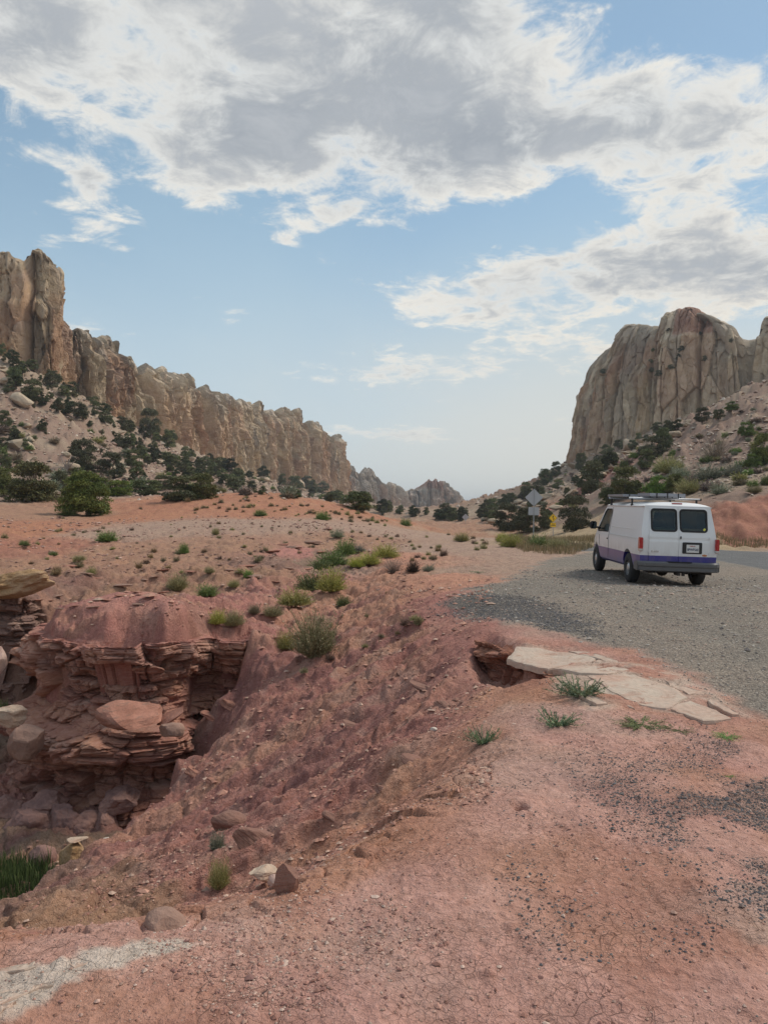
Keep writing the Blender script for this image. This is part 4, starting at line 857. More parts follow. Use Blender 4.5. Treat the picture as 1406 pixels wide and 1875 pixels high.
xy = spread(110000, 2.4, 8, 8, 30, 1, lambda x, y: np.clip(kd2(x, y)*1.0 + .09*ss(fbm2(x*2.5, y*2.5, 3, 7), -.1, .5), 0, 1)); r_ = np.hypot(xy[:, 0], xy[:, 1])
chips('dark_gravel', xy, np.random.RandomState(3).gamma(2.2, .0015, len(xy))+.0016, M_CHIP, [(.09,.085,.09),(.13,.12,.125),(.16,.14,.13),(.07,.065,.075),(.20,.15,.13)], 4)
def kdk(x, y): return ss(poly_sd(x, y, DARK)+fbm2(x*1.7, y*1.7, 4, 102)*.25, .5, -.3)
xy = spread(26000, 9.5, 17, 2, 16, 2, kdk)
chips('dark_gravel', xy, np.random.RandomState(5).gamma(3, .0028, len(xy))+.004, M_CHIP, [(.12,.115,.12),(.17,.16,.155),(.22,.19,.17),(.10,.095,.10)], 6)
def kn(x, y):
    r = np.hypot(x, y); return np.clip(.10 + .9*ss(fbm2(x*1.2, y*1.2, 3, 17), .1, .6)*ss(np.degrees(np.arctan2(x, y)), 22, 5), 0, 1)*ss(poly_sd(x, y, LOT), -.1, .3)
xy = spread(60000, 2.2, 9, -28, 29, 7, kn)
chips('pebbles', xy, np.random.RandomState(8).gamma(1.6, .0020, len(xy))+.0014, M_CHIP, [(.46,.30,.24),(.34,.17,.13),(.52,.38,.31),(.40,.22,.17),(.26,.13,.11),(.42,.26,.20)], 9)
xy = spread(24000, 4.2, 20, -26, 8, 17, lambda x, y: .15+.85*ss(fbm2(x*.8, y*.8, 3, 19), .0, .5))
chips('rubble', xy, np.random.RandomState(18).gamma(1.5, .0075, len(xy))*np.clip(np.hypot(xy[:, 0], xy[:, 1])/9, .6, 2)+.004, M_CHIP, [(.40,.21,.155),(.44,.24,.175),(.34,.165,.12),(.50,.34,.26),(.38,.20,.15),(.30,.15,.11)], 19, squash=.5)
xy = spread(9000, 20, 60, -28, 2, 27, lambda x, y: .2+.8*ss(fbm2(x*.3, y*.3, 3, 29), .0, .5))
chips('rubble', xy, (np.random.RandomState(28).gamma(2, .016, len(xy))+.02)*np.hypot(xy[:, 0], xy[:, 1])/30, M_CHIP, [(.36,.20,.15),(.30,.17,.13),(.45,.30,.24),(.26,.14,.11)], 29, squash=.4)
xy = spread(20000, 55, 420, -28, 28, 37, lambda x, y: ss(base_h(x, y), .5, 4))
chips('rubble', xy, (np.random.RandomState(38).gamma(2, .10, len(xy))+.12)*np.clip(np.hypot(xy[:, 0], xy[:, 1])/150, .5, 2), M_CHIP, [(.42,.33,.26),(.34,.24,.19),(.50,.42,.34),(.30,.20,.16)], 39, squash=.6)
xy = spread(16000, 7, 26, 5, 30, 47, lambda x, y: ss(poly_sd(x, y, LOT), .3, -.1)*.8)
chips('gravel', xy, (np.random.RandomState(48).gamma(2, .0035, len(xy))+.004)*np.clip(np.hypot(xy[:, 0], xy[:, 1])/10, .7, 2), M_CHIP, [(.36,.31,.27),(.24,.20,.18),(.46,.41,.36),(.14,.125,.12),(.42,.30,.24)], 49, squash=.5)
# ------------------------------------------------------------------ plants
def leaf_mat(name, cols, rough=.7, var=.35):
    m_, gg, b = new_mat(name); t = gg.node('ShaderNodeTexCoord').outputs['Object']
    a = attr(gg, 'Col'); oi = gg.node('ShaderNodeObjectInfo')
    rnd = X(gg, oi.outputs['Random'])
    c = gg.hsv(a, h=(rnd-.5)*.05+.5, sa=rnd*.3+.8, v=(rnd-.5)*.5+1.0)
    gg.put(b.inputs['Base Color'], c); b.inputs['Roughness'].default_value = rough; b.inputs['Specular IOR Level'].default_value = .2
    return m_
M_LEAF = leaf_mat('foliage', None)
M_BARK = simple('bark', (.16,.12,.095), .95, noise=.4, nscale=8)
M_DEADWOOD = simple('dead_wood', (.26,.21,.18), .95, noise=.3, nscale=8)
def crown_arrays(seed, nb, nl, leaf, cols, flat=1.0, open_=.25, wide=1.0):
    """leaf-sized faces spread through many clumps; unit height, about unit width; base at z=0"""
    rg = np.random.RandomState(seed)
    th = rg.uniform(0, 6.28, nb); hgt = rg.uniform(.05, .88, nb)
    prof = np.sqrt(np.clip(1-((hgt-.36)/.60)**2, .05, 1))*.40*wide
    rr = prof*rg.uniform(.25, 1.0, nb)**.6
    cx0 = rr*np.cos(th); cy0 = rr*np.sin(th); rad_ = rg.uniform(.10, .20, nb)*(1.15-.40*hgt)
    bi = rg.choice(nb, nl, p=rad_**2/(rad_**2).sum())
    dv = rg.normal(size=(nl, 3)); dv /= np.linalg.norm(dv, axis=1)[:, None]; dv[:, 2] = np.where(dv[:, 2] < -.3, -dv[:, 2]*.5, dv[:, 2])
    rad2 = rad_[bi]*rg.uniform(.55, 1.08, nl)**.7
    lump = 1 + .25*noise3(dv[:, 0]*3+bi, dv[:, 1]*3, dv[:, 2]*3, seed)
    p = np.stack([cx0[bi], cy0[bi], hgt[bi]], 1) + dv*(rad2*lump)[:, None]*np.array([1, 1, .85*flat])
    p[:, 2] = np.maximum(p[:, 2], .02)
    a = rg.normal(size=(nl, 3))+dv*.6; a /= np.linalg.norm(a, axis=1)[:, None]
    b_ = np.cross(a, rg.normal(size=(nl, 3))); b_ /= np.linalg.norm(b_, axis=1)[:, None]
    L = leaf*rg.uniform(.6, 1.5, nl)[:, None]
    v = np.stack([p-b_*L*.45, p+b_*L*.45, p+a*L*1.1], 1)
    cc = np.array(cols)[rg.randint(0, len(cols), nb)][bi]*rg.uniform(.65, 1.35, (nl, 1))
    tipm = rg.rand(nl) < .22; cc[tipm] *= 1.35
    return v.reshape(-1, 3), np.arange(nl*3).reshape(-1, 3), np.repeat(cc, 3, 0), np.stack([cx0, cy0, hgt], 1)
def tube(bm, pts, radii, seg=6):
    prev = None
    for i, (p, r_) in enumerate(zip(pts, radii)):
        p = Vector(p); d = (Vector(pts[min(i+1, len(pts)-1)])-Vector(pts[max(i-1, 0)])).normalized()
        x_ = d.orthogonal().normalized(); y_ = d.cross(x_)
        ring = [bm.verts.new(p + (x_*math.cos(k_*6.2832/seg)+y_*math.sin(k_*6.2832/seg))*r_) for k_ in range(seg)]
        if prev:
            for k_ in range(seg): bm.faces.new((prev[k_], prev[(k_+1) % seg], ring[(k_+1) % seg], ring[k_]))
        prev = ring
    try: bm.faces.new(prev)
    except ValueError: pass
def bm_mesh(name, bm, mats, smooth=True):
    me = bpy.data.meshes.new(name); bm.to_mesh(me); bm.free()
    for m_ in (mats if isinstance(mats, (list, tuple)) else [mats]): me.materials.append(m_)
    if smooth:
        for p in me.polygons: p.use_smooth = True
    return me
def trunk_mesh(seed, blobs, r0=.035, mat=None):
    rg = random.Random(seed); bm = bmesh.new(); fork = Vector((rg.uniform(-.03, .03), rg.uniform(-.03, .03), .16))
    tube(bm, [(0, 0, -.08), fork*.5, fork], [r0*1.3, r0, r0*.9])
    for b_ in rg.sample(list(map(tuple, blobs)), min(9, len(blobs))):
        e = Vector(b_)*.95; m_ = fork.lerp(e, .5)+Vector((rg.uniform(-.04, .04), rg.uniform(-.04, .04), .03)); tube(bm, [fork, m_, e], [r0*.7, r0*.4, r0*.12], 5)
    return bm_mesh('trunk', bm, mat or M_BARK)
OLIVE = [(.115,.135,.040),(.145,.16,.045),(.095,.115,.036),(.17,.18,.055)]
DARKG = [(.115,.125,.062),(.14,.148,.072),(.095,.105,.056),(.165,.168,.082)]
BRIGHT = [(.13,.18,.045),(.16,.20,.055),(.11,.15,.045)]
def tree_kind(tag_, cols, nb, nl, leaf, n, seed, **kw):
    o = []
    for i in range(n):
        v, f, c, bl = crown_arrays(seed+i, nb, nl, leaf, cols, **kw)
        o.append((mesh_np('crown', v, f, M_LEAF, col=c, smooth=False), trunk_mesh(seed+i, bl)))
    return o
T_BIG = tree_kind('b', OLIVE, 80, 42000, .020, 1, 500, wide=.85)
T_MID = tree_kind('m', DARKG, 42, 13000, .028, 3, 510, wide=.9) ; T_MIDO = tree_kind('m', OLIVE, 42, 13000, .028, 2, 515, wide=.9); T_MIDB = tree_kind('m', BRIGHT, 42, 13000, .028, 1, 518, wide=.9)
T_FAR = tree_kind('f', DARKG, 24, 4000, .045, 4, 520, wide=.85) + tree_kind('f', [(.06,.07,.035),(.075,.085,.045)], 24, 4000, .045, 2, 530, wide=.85)
def tree(pos, h_, w_, kind, label, group, seed):
    rg = random.Random(seed); cr_m, tr_m = kind[seed % len(kind)]
    r_ = link(bpy.data.objects.new('juniper_tree', None)); r_.empty_display_size = .3; r_.location = (pos[0], pos[1], pos[2]-.07*h_); r_.scale = (w_, w_, h_); r_.rotation_euler = (0, 0, rg.uniform(0, 6.28))
    tag(r_, label, 'tree', group)
    for nm, me in (('crown', cr_m), ('trunk', tr_m)): link(bpy.data.objects.new(nm, me), r_)
    return r_
NT = [(160,944,104,84,'b','big rounded olive-green juniper standing alone on the red hillside'), (62,918,104,78,'mo','wide olive juniper left of the big rounded one'), (8,908,60,56,'mo','juniper cut by the left edge of the frame'), (112,900,40,40,'m','dark juniper squeezed behind the big rounded juniper, under the dead branch'),
      (332,917,78,48,'m','dark spreading juniper on the skyline of the red hill, the left one of two'), (370,913,66,50,'mo','conical olive juniper on the skyline of the red hill, the right one of two'), (655,936,72,38,'m','dark wide juniper on the end of the red hill crest'), (540,912,30,14,'m','low juniper just behind the top of the red hill'), (610,918,44,18,'mo','low green juniper between the red hill top and the wide dark one'),
      (152,868,58,62,'m','dark juniper with a tall left shoulder above the big rounded one'), (205,874,56,48,'m','open dark juniper right of the tall shouldered one'), (243,858,30,30,'m','small dark juniper on the bare left slope'), (268,908,70,30,'m','low grey-green juniper between the big rounded one and the skyline pair'), (215,908,60,30,'mo','low olive juniper right behind the big rounded one'),
      (300,897,44,26,'m','shrubby juniper above the skyline pair'), (28,712,34,36,'m','bushy juniper under the tower near the left edge'), (20,655,26,36,'m','thin juniper growing against the foot of the tower'), (60,735,40,40,'m','dark juniper below the left face of the tower'), (95,712,34,36,'m','dark juniper below the middle of the tower'), (10,782,28,30,'m','dark round juniper at the left edge below the big boulder'),
      (275,800,42,52,'m','tall dark juniper standing out before the left wall'), (310,822,36,36,'m','dark juniper right of the tall one before the left wall'), (36,868,28,22,'m','small juniper among the pale boulders at the left'), (235,770,30,24,'m','juniper beside the rounded tan block'), (160,690,26,22,'m','dark juniper in the notch beside the tower'),
      (1145,912,66,60,'mo','olive juniper rising behind the van roof, left side'), (1203,910,46,42,'mb','bright green round juniper just behind the van roof'), (1112,925,40,34,'m','low dark juniper behind the van cab'), (1085,902,50,62,'m','leaning dark juniper with bare roots on the edge of the pink slope'), (1195,842,50,46,'m','dark juniper clump in the hollow below the bluff'), (1215,826,34,40,'m','upper dark juniper against the bluff foot'),
      (1182,858,36,36,'m','olive dark juniper on the crest of the pink slope'), (1095,800,16,18,'m','small dark juniper left of the conical one at the bluff foot'), (1132,812,18,22,'m','conical juniper at the bluff foot'), (1222,800,20,26,'m','narrow juniper touching the bluff wall'), (1105,852,24,26,'m','round juniper in the right rubble'), (1063,862,26,34,'m','juniper under the left corner of the bluff'),
      (1041,846,22,34,'m','juniper on the skyline at the left corner of the bluff'), (1052,972,60,70,'m','large dark juniper clump behind the yellow sign'), (965,974,56,48,'m','dark juniper left of the diamond sign post'), (928,972,56,52,'m','dark juniper second to the left of the diamond sign'), (1000,970,30,34,'m','juniper between the two sign posts'), (998,886,30,28,'m','juniper on the right skyline above the diamond sign'),
      (1017,872,24,28,'m','upper juniper on the right skyline'), (962,904,20,22,'m','juniper on the right skyline with a thin top'), (935,920,24,18,'m','round juniper low on the right skyline'), (915,926,18,12,'m','small juniper near the end of the right skyline'), (885,948,28,18,'m','dark juniper at the left foot of the right slope'), (905,950,24,18,'m','second dark juniper at the left foot of the right slope'), (972,928,20,28,'m','narrow juniper right behind the diamond sign'), (1022,895,24,16,'m','dark shrubby juniper beside the right tan boulder'), (1038,912,16,20,'m','small conical juniper by the right tan boulder'),
      (1285,775,34,26,'m','grey-green thicket at the bluff foot on the pink crest'), (1338,757,28,18,'mb','bright green bush-like juniper on the pink crest'), (1315,768,26,18,'m','dark juniper left of the bright green one on the pink crest'), (1395,850,44,60,'mo','tall olive shrubby tree at the right edge'), (1366,800,34,28,'mb','bright green shrubby tree on the pink slope'), (1378,858,36,28,'mb','bright green bush-like juniper below the tall one at the right edge'), (1236,902,34,36,'mo','olive bush-like juniper above the van roof, right side')]
pos = cast([(a[0], a[1]-1) for a in NT])
KK = dict(b=T_BIG, m=T_MID, mo=T_MIDO, mb=T_MIDB)
for i, (p_, a) in enumerate(zip(pos, NT)):
    k_ = p_[1]/F; tree(p_, a[3]*k_*1.05, a[2]*k_*1.0, KK[a[4]], a[5], None, i)
# the dark belt of trees along the foot of both walls
BT = [(0,650),(120,705),(200,755),(350,832),(470,868),(628,905)]; BB = [(0,730),(120,765),(200,812),(350,885),(470,905),(628,922)]
rgt = random.Random(3)
for uvs, side, grp in ((scatter(175, 0, 628, BT, BB, 31), 'left wall', 'trees along the foot of the left wall'), (scatter(46, 0, 480, [(0,760),(480,880)], [(0,900),(480,905)], 35), 'left wall, lower down the slope', 'trees scattered down the left slope'),
                       (scatter(60, 880, 1250, [(880,938),(940,910),(1000,885),(1060,850),(1250,775)], [(880,955),(950,965),(1060,930),(1130,850),(1250,790)], 33), 'bluff on the right', 'trees on the rocky right slope'), (scatter(34, 640, 860, [(640,928),(860,948)], [(640,938),(860,957)], 34), 'far rock fins', 'trees below the far fins')):
    pos = cast(uvs)
    for p_ in pos:
        px_ = rgt.choice([9, 12, 16, 20, 26])*rgt.uniform(.85, 1.2); h_ = px_*p_[1]/F; wf = rgt.uniform(.75, 1.4); sd_ = rgt.randint(0, 9999); a_, b_ = where(p_)
        tree(p_, h_, h_*wf, T_FAR, '%s %s %s juniper, %s, %s' % (sizeword(px_), 'slim' if wf < .95 else 'round' if wf < 1.2 else 'spreading', 'grey-green' if sd_ % 6 > 3 else 'dark', a_, b_), 'junipers scattered over the slopes', sd_)
# trees and shrubs high on the bluff: placed on its ledges
bl = [o for o in COL.objects if o.name.startswith('cliff')]
dg = bpy.context.evaluated_depsgraph_get() if False else None
from mathutils.bvhtree import BVHTree
def bvh_of(o):
    me = o.data; return BVHTree.FromPolygons([v.co[:] for v in me.vertices], [p.vertices[:] for p in me.polygons])
blf = [o for o in bl if 'bluff' in o.get('label', '')][0]; bv = bvh_of(blf)
for i, (u, v, w) in enumerate([(1370,618,20),(1378,612,14),(1338,622,9),(1246,638,14),(1242,650,9),(1102,678,11),(1190,660,9),(1205,682,14),(1192,676,10),(1240,655,8),(1280,610,8),(1222,603,8),(1228,670,12),(1290,655,12),(1195,640,8)]):
    d = Vector(((u-CU)/F, 1, (CV-v)/F)).normalized(); hit = bv.ray_cast(Vector((0, 0, 0)), d)
    if hit[0] is None: continue
    k_ = hit[0].y/F; tree(hit[0]+Vector((0, -.3, -w*k_*.5)), w*k_*.9, w*k_*1.2, T_FAR, 'small dark shrub rooted %s the right bluff' % ('in the notch at the right end of' if u > 1360 else 'near the right shoulder of' if u > 1270 else 'under the red cap of' if u > 1215 and v < 660 else 'on a ledge in the middle of' if u > 1150 else 'low on the left shoulder of'), 'shrubs rooted on the right bluff', i)

def shrub_mesh(seed, n, cols, segs=3, spread_=.9, thin=.010, leafy=.5, leaf=.05, droop=.0):
    """stems that rise from one root and branch; unit width and height"""
    rg = np.random.RandomState(seed); V = []; Fc = []; Cc = []
    th = rg.uniform(0, 6.28, n); tilt = np.arccos(rg.uniform(.12, 1, n))*spread_
    ln = rg.uniform(.55, 1.0, n)*(.95-.25*np.cos(tilt*1.0)*0); base = rg.normal(0, .07, (n, 2))
    d = np.stack([np.sin(tilt)*np.cos(th), np.sin(tilt)*np.sin(th), np.cos(tilt)], 1)
    L = ln/np.maximum(np.maximum(np.sin(tilt)/.52, np.cos(tilt)/1.0), .5)*1.0; L = np.minimum(L, 1.0)
    bend = rg.normal(0, .10, (n, segs+1, 3)).cumsum(1)*.5; bend[:, 0] = 0
    tt = np.linspace(0, 1, segs+1)[None, :, None]
    P_ = np.concatenate([base, np.zeros((n, 1))], 1)[:, None] + d[:, None]*L[:, None, None]*tt + bend*L[:, None, None]*.6
    P_[:, :, 2] -= droop*tt[..., 0]**2
    side = np.cross(d, rg.normal(size=(n, 3))); side /= np.linalg.norm(side, axis=1)[:, None]
    wd = thin*np.linspace(1, .45, segs+1)[None, :, None]
    A_ = P_ - side[:, None]*wd; B_ = P_ + side[:, None]*wd
    co = np.stack([A_, B_], 2).reshape(-1, 3); idx = np.arange(n)[:, None]*(segs+1)*2 + np.arange(segs)[None]*2
    q = np.stack([idx, idx+1, idx+3, idx+2], -1).reshape(-1, 4); tri = np.concatenate([q[:, [0,1,2]], q[:, [0,2,3]]])
    cc = np.array(cols)[rg.randint(0, len(cols), n)]*rg.uniform(.7, 1.3, (n, 1)); c = np.repeat(cc, (segs+1)*2, 0).copy()
    nl = int(n*leafy*6)
    if nl:
        si = rg.randint(0, n, nl); f = rg.uniform(.35, 1.03, nl)*segs; k_ = np.minimum(f.astype(int), segs-1); fr = (f-k_)[:, None]
        p = P_[si, k_]*(1-fr) + P_[si, k_+1]*fr + rg.normal(0, .012, (nl, 3)); a = d[si]+rg.normal(0, .55, (nl, 3)); a /= np.linalg.norm(a, axis=1)[:, None]
        b_ = np.cross(a, rg.normal(size=(nl, 3))); b_ /= np.linalg.norm(b_, axis=1)[:, None]; Ls = leaf*rg.uniform(.6, 1.4, (nl, 1))
        lv = np.stack([p-b_*Ls*.16, p+b_*Ls*.16, p+a*Ls], 1).reshape(-1, 3); k0 = len(co)
        co = np.concatenate([co, lv]); tri = np.concatenate([tri, np.arange(nl*3).reshape(-1, 3)+k0]); c = np.concatenate([c, np.repeat(cc[si]*rg.uniform(.8, 1.35, (nl, 1)), 3, 0)])
    return mesh_np('shrub', co, tri, M_LEAF, col=c, smooth=False)
YG = [(.38,.38,.08),(.45,.42,.11),(.29,.31,.07)]; OL = [(.29,.26,.13),(.35,.30,.17),(.22,.21,.10)]; GRN = [(.17,.23,.07),(.22,.27,.085),(.13,.19,.06)]
SAGE = [(.25,.265,.19),(.30,.30,.22),(.20,.22,.155)]; DEAD = [(.26,.20,.16),(.20,.155,.125),(.31,.25,.20)]; BLK = [(.055,.04,.035),(.085,.06,.05)]; BRN = [(.26,.17,.11),(.21,.14,.09),(.29,.21,.13)]; THI = [(.12,.17,.09),(.16,.21,.11),(.10,.14,.08),(.20,.24,.13)]
SH = {k_: [shrub_mesh(600+i*7+j, n, c, 3, sp, th_, lf, l_) for j in range(nv)] for i, (k_, c, n, nv, sp, th_, lf, l_) in enumerate([
    ('y', YG, 700, 2, .95, .0055, 1.3, .055), ('o', OL, 1100, 2, .85, .0045, .8, .05), ('g', GRN, 600, 2, 1.0, .006, 1.4, .07), ('s', SAGE, 500, 2, 1.0, .006, 1.2, .06), ('d', DEAD, 420, 2, 1.0, .006, .2, .04), ('k', BLK, 600, 1, 1.0, .010, .8, .06)])}
SH['t'] = [shrub_mesh(700+j, 260, BRN if j % 2 else OL, 2, 1.1, .014, 1.0, .09) for j in range(3)]
SH['f'] = [shrub_mesh(720+j, 200, c, 2, 1.0, .02, 1.5, .15) for j, c in enumerate((OL, SAGE, DEAD, GRN))]
def shrub(pos, w, h_, kind, label, group, seed, cat='shrub', name='shrub'):
    rg = random.Random(seed); o = link(bpy.data.objects.new(name, SH[kind][seed % len(SH[kind])])); o.location = (pos[0], pos[1], pos[2]-.03*h_); o.scale = (w, w, h_*1.15); o.rotation_euler = (0, 0, rg.uniform(0, 6.28))
    return tag(o, label, cat, group)
NS = [(575,1200,84,74,'o','largest dry olive bush on the embankment slope'), (524,1190,38,32,'y','small yellow-green bush at the left foot of the largest bush'), (422,1238,36,38,'y','yellow-green bush on the lip of the gully, alone'), (606,1086,54,42,'y','round yellow-green bush at the top of the row above the terrace'), (568,1084,52,32,'g','deeper green bush in the middle of the row above the terrace'),
      (540,1112,64,30,'y','long low yellow bush at the lower end of the row above the terrace'), (629,1112,28,20,'g','small round green bush below the row, by itself'), (398,1147,32,26,'y','yellow half of the pair of bushes on the pink terrace'), (428,1149,42,26,'o','brownish half of the pair of bushes on the pink terrace'), (706,1022,50,24,'y','bright yellow-green bush at the right end of the ridge row'), (676,1034,44,22,'y','yellow bush in the middle of the ridge row'), (652,1040,32,18,'y','small yellow bush at the left end of the ridge row'),
      (720,1052,38,26,'d','grey-brown dead bush on the ridge'), (756,1050,26,20,'k','nearly black dead bush on the ridge'), (785,1047,26,14,'s','small grey-green plant right of the black bush'), (610,1036,56,26,'g','green bush filling the side gully'), (632,1016,38,26,'g','green bush higher in the side gully'), (585,1045,40,20,'g','green bush where the side gully meets the ridge'), (618,985,28,16,'s','grey-green bush at the head of the side gully'), (655,1012,30,14,'s','pale sage beside the side gully'),
      (590,953,26,16,'g','green bush on the lip of the middle rise'), (477,946,24,12,'g','small green bush left on the lip of the middle rise'), (197,993,38,18,'g','bright green plant on the left hillside'), (326,1083,38,30,'o','round olive bush on the hillside above the terrace'), (380,1093,38,20,'g','low green bush just above the pink terrace'), (337,1015,19,19,'g','dark green round bush in the middle of the hillside'), (395,981,15,13,'o','small olive bush near the lip'), (500,1132,40,20,'o','dry tuft at the right end of the terrace'), (466,1127,24,17,'o','small dry tuft on the terrace'),
      (384,1052,20,12,'o','small olive tuft on the hillside left of the ledges'), (455,1060,18,14,'g','small green tuft by the hillside ledges'), (428,1078,22,14,'o','olive tuft above the yellow bushes pair'), (146,1031,26,10,'o','flat brown-green tuft on the left hillside'), (125,945,36,12,'g','low green plants at the foot of the big rounded juniper'), (45,1001,20,9,'g','small green plant near the left edge of the hillside'), (98,1018,16,8,'g','small green plant above the yellow boulder'),
      (935,1002,44,24,'y','yellow-green bush left of the diamond sign post'), (985,1006,40,26,'g','green bush in front of the diamond sign post'), (1020,1008,44,20,'o','dry olive bush right of the diamond sign post'), (845,992,30,16,'y','yellow bush on the ridge crest'), (742,964,22,13,'g','green tuft on the far orange rise'), (918,993,22,16,'y','small yellow bush further left of the sign post'),
      (1308,842,58,44,'d','grey twiggy bush on the pink right slope'), (1292,880,50,30,'s','grey-green bush below the twiggy one'), (1245,878,40,24,'s','sage bush above the van rack'), (1340,872,40,26,'s','sage bush under the bright green tree at the right'), (1262,905,50,26,'o','olive bush just above the red bank'), (1224,868,50,30,'o','dark olive bush on the pink slope behind the juniper'), (1318,905,40,22,'s','pale sage on the shelf above the red bank'), (1380,905,30,14,'o','yellowish tuft on the shelf at the right edge'),
      (88,1372,30,26,'y','small yellow-green plant below the round brown boulder'), (402,1626,40,52,'o','drooping dark shrub in the crease of the slope'), (398,1556,30,34,'s','pale stringy plant above the drooping shrub'), (4,1320,24,36,'g','green plant cut by the left edge in the gully'), (1228,770,20,16,'d','dry bush at the bluff foot')]
pos = cast([(a[0], a[1]-1) for a in NS])
for i, (p_, a) in enumerate(zip(pos, NS)):
    k_ = p_[1]/F; shrub(p_, a[2]*k_*1.05, a[3]*k_*1.05, a[4], a[5], None, i)
rgt = random.Random(8)
for n, box, kind, lb, grp, sz in ((100, ([(0,950),(300,920),(500,908),(720,955)], [(0,1050),(250,1075),(420,1055),(600,1000),(720,990)], 0, 720), 't', 'small dry brown tuft on the open red hillside', 'dry tufts on the hillside', (.14, .38)),
        (60, ([(360,915),(500,908),(700,950)], [(360,945),(500,945),(700,962)], 330, 700), 't', 'small dry tuft on the rounded red hilltop', 'tufts on the red hilltop', (.25, .6)),
        (75, ([(1180,880),(1260,800),(1406,720)], [(1180,910),(1300,900),(1406,890)], 1180, 1406), 'f', 'low grey shrub on the pink right slope', 'shrubs on the pink right slope', (.5, 1.4)),
        (110, ([(0,700),(200,790),(350,850),(600,905)], [(0,905),(200,910),(350,905),(600,915)], 0, 600), 'f', 'low grey-green shrub on the left slope', 'shrubs on the left slope', (.9, 2.2)),
        (70, ([(880,940),(1000,880),(1200,810)], [(880,962),(1000,965),(1200,860)], 880, 1200), 'f', 'low shrub among the rubble on the right slope', 'shrubs among the right rubble', (.7, 1.6)),
        (26, ([(720,965),(900,985)], [(720,1040),(900,1010)], 720, 900), 't', 'tiny dry tuft on the ridge crest', 'tufts on the ridge crest', (.2, .45)),
        (16, ([(560,1120),(800,1060)], [(500,1300),(700,1180)], 500, 800), 't', 'tiny dry tuft on the upper embankment', 'tufts on the upper embankment', (.10, .22))):
    uv = []
    rg3 = random.Random(len(lb)*7+n)
    while len(uv) < n:
        u = rg3.uniform(box[2], box[3]); a = np.interp(u, *zip(*box[0])); b_ = np.interp(u, *zip(*box[1]))
        if b_ > a: uv.append((u, a+(b_-a)*rg3.random()))
    for p_ in cast(uv):
        w = rgt.uniform(*sz); hf = rgt.uniform(.45, .75); px_ = w*F/p_[1]
        if grp.startswith(('shrubs',)): a_, b_ = where(p_); lb_ = '%s %s shrub, %s, %s' % (sizeword(px_), 'low' if hf < .6 else 'rounded', a_, b_)
        else:
            u_, v_ = CU+F*p_[0]/p_[1], CV-F*p_[2]/p_[1]
            near_ = min(NS, key=lambda q: (q[0]-u_)**2 + (q[1]-v_)**2*2); dx_ = 'left of' if u_ < near_[0]-12 else 'right of' if u_ > near_[0]+12 else ('behind' if v_ < near_[1] else 'in front of')
            lb_ = '%s dry tuft %s the %s' % ('faint' if px_ < 7 else 'small' if px_ < 11 else 'fuller', dx_, ' '.join(near_[5].replace(',', '').split()[:9]))
        shrub(p_, w, w*hf, kind, lb_, 'shrubs scattered over the slopes' if grp.startswith('shrubs') else 'small dry tufts on open ground', rgt.randint(0, 999), 'shrub', 'grass_tuft' if kind == 't' else 'shrub')
# fleshy green plants growing on the spur: curved stems with short leaves, and the low creeping ones
def herb_mesh(seed, n, cols, flat, thin=.012, up=.5):
    rg = np.random.RandomState(seed); V = []; Fc = []; Cc = []
    for i in range(n):
        th = rg.uniform(0, 6.28); el_ = rg.uniform(.1, 1.2)*up; L = rg.uniform(.3, .55); K = 7; p = np.array([rg.normal(0, .03), rg.normal(0, .03), 0.]); c = np.array(cols[rg.randint(len(cols))])*rg.uniform(.75, 1.25)
        d = np.array([math.cos(th)*math.cos(el_), math.sin(th)*math.cos(el_), math.sin(el_)*flat]); w = np.array([-math.sin(th), math.cos(th), 0]); pts = []
        for k_ in range(K):
            pts.append(p.copy()); p = p + d*L/K; d = d + np.array([0, 0, .10*flat]) + rg.normal(0, .12, 3)*np.array([1, 1, .5*flat]); d /= np.linalg.norm(d)
        for k_ in range(K-1):
            t0 = thin*(1-.5*k_/K); n2 = np.cross(d, w); b0 = len(V)
            for q in (pts[k_], pts[k_+1]):
                for ww in (w*t0, n2*t0*.8, -w*t0): V.append(q+ww)
            for (a_, b_, c_, d_) in ((0,1,4,3),(1,2,5,4),(2,0,3,5)): Fc += [(b0+a_, b0+b_, b0+c_), (b0+a_, b0+c_, b0+d_)]
            Cc += [c]*6
            for _ in range(5):
                o_ = pts[k_]+(pts[k_+1]-pts[k_])*rg.rand(); dd = d*.6+rg.normal(0, .8, 3); dd /= np.linalg.norm(dd); s_ = np.cross(dd, rg.normal(size=3)); s_ /= np.linalg.norm(s_); ll = rg.uniform(.03, .065); b0 = len(V)
                V += [o_-s_*ll*.13, o_+s_*ll*.13, o_+dd*ll]; Fc.append((b0, b0+1, b0+2)); Cc += [c*rg.uniform(.9, 1.4)]*3
    return mesh_np('herb', np.array(V), np.array(Fc), M_LEAF, col=np.array(Cc), smooth=False)
NH = [(1062,1277,104,60,THI,60,1.0,'large sprawling green plant beside the pale slab'), (1020,1330,84,48,THI,48,1.0,'upright green plant below the largest one near the slab'), (884,1364,66,52,THI,44,1.1,'green bushy plant at the edge of the spur, furthest left of three'),
      (1172,1330,86,24,[(.17,.20,.06),(.13,.17,.06)],60,.35,'flat yellow-green plant creeping below the slab'), (1240,1340,56,18,[(.15,.17,.06),(.19,.19,.08)],40,.35,'second creeping plant right of the flat yellow-green one'), (1330,1354,54,14,GRN,36,.3,'thin creeping green plant towards the right edge'),
      (1328,1424,28,12,GRN,24,.4,'tiny green plant on the dark gravel at the right'), (875,1052,30,10,THI,20,.4,'small grey-green plant at the far edge of the gravel')]
pos = cast([(a[0], a[1]-2) for a in NH])
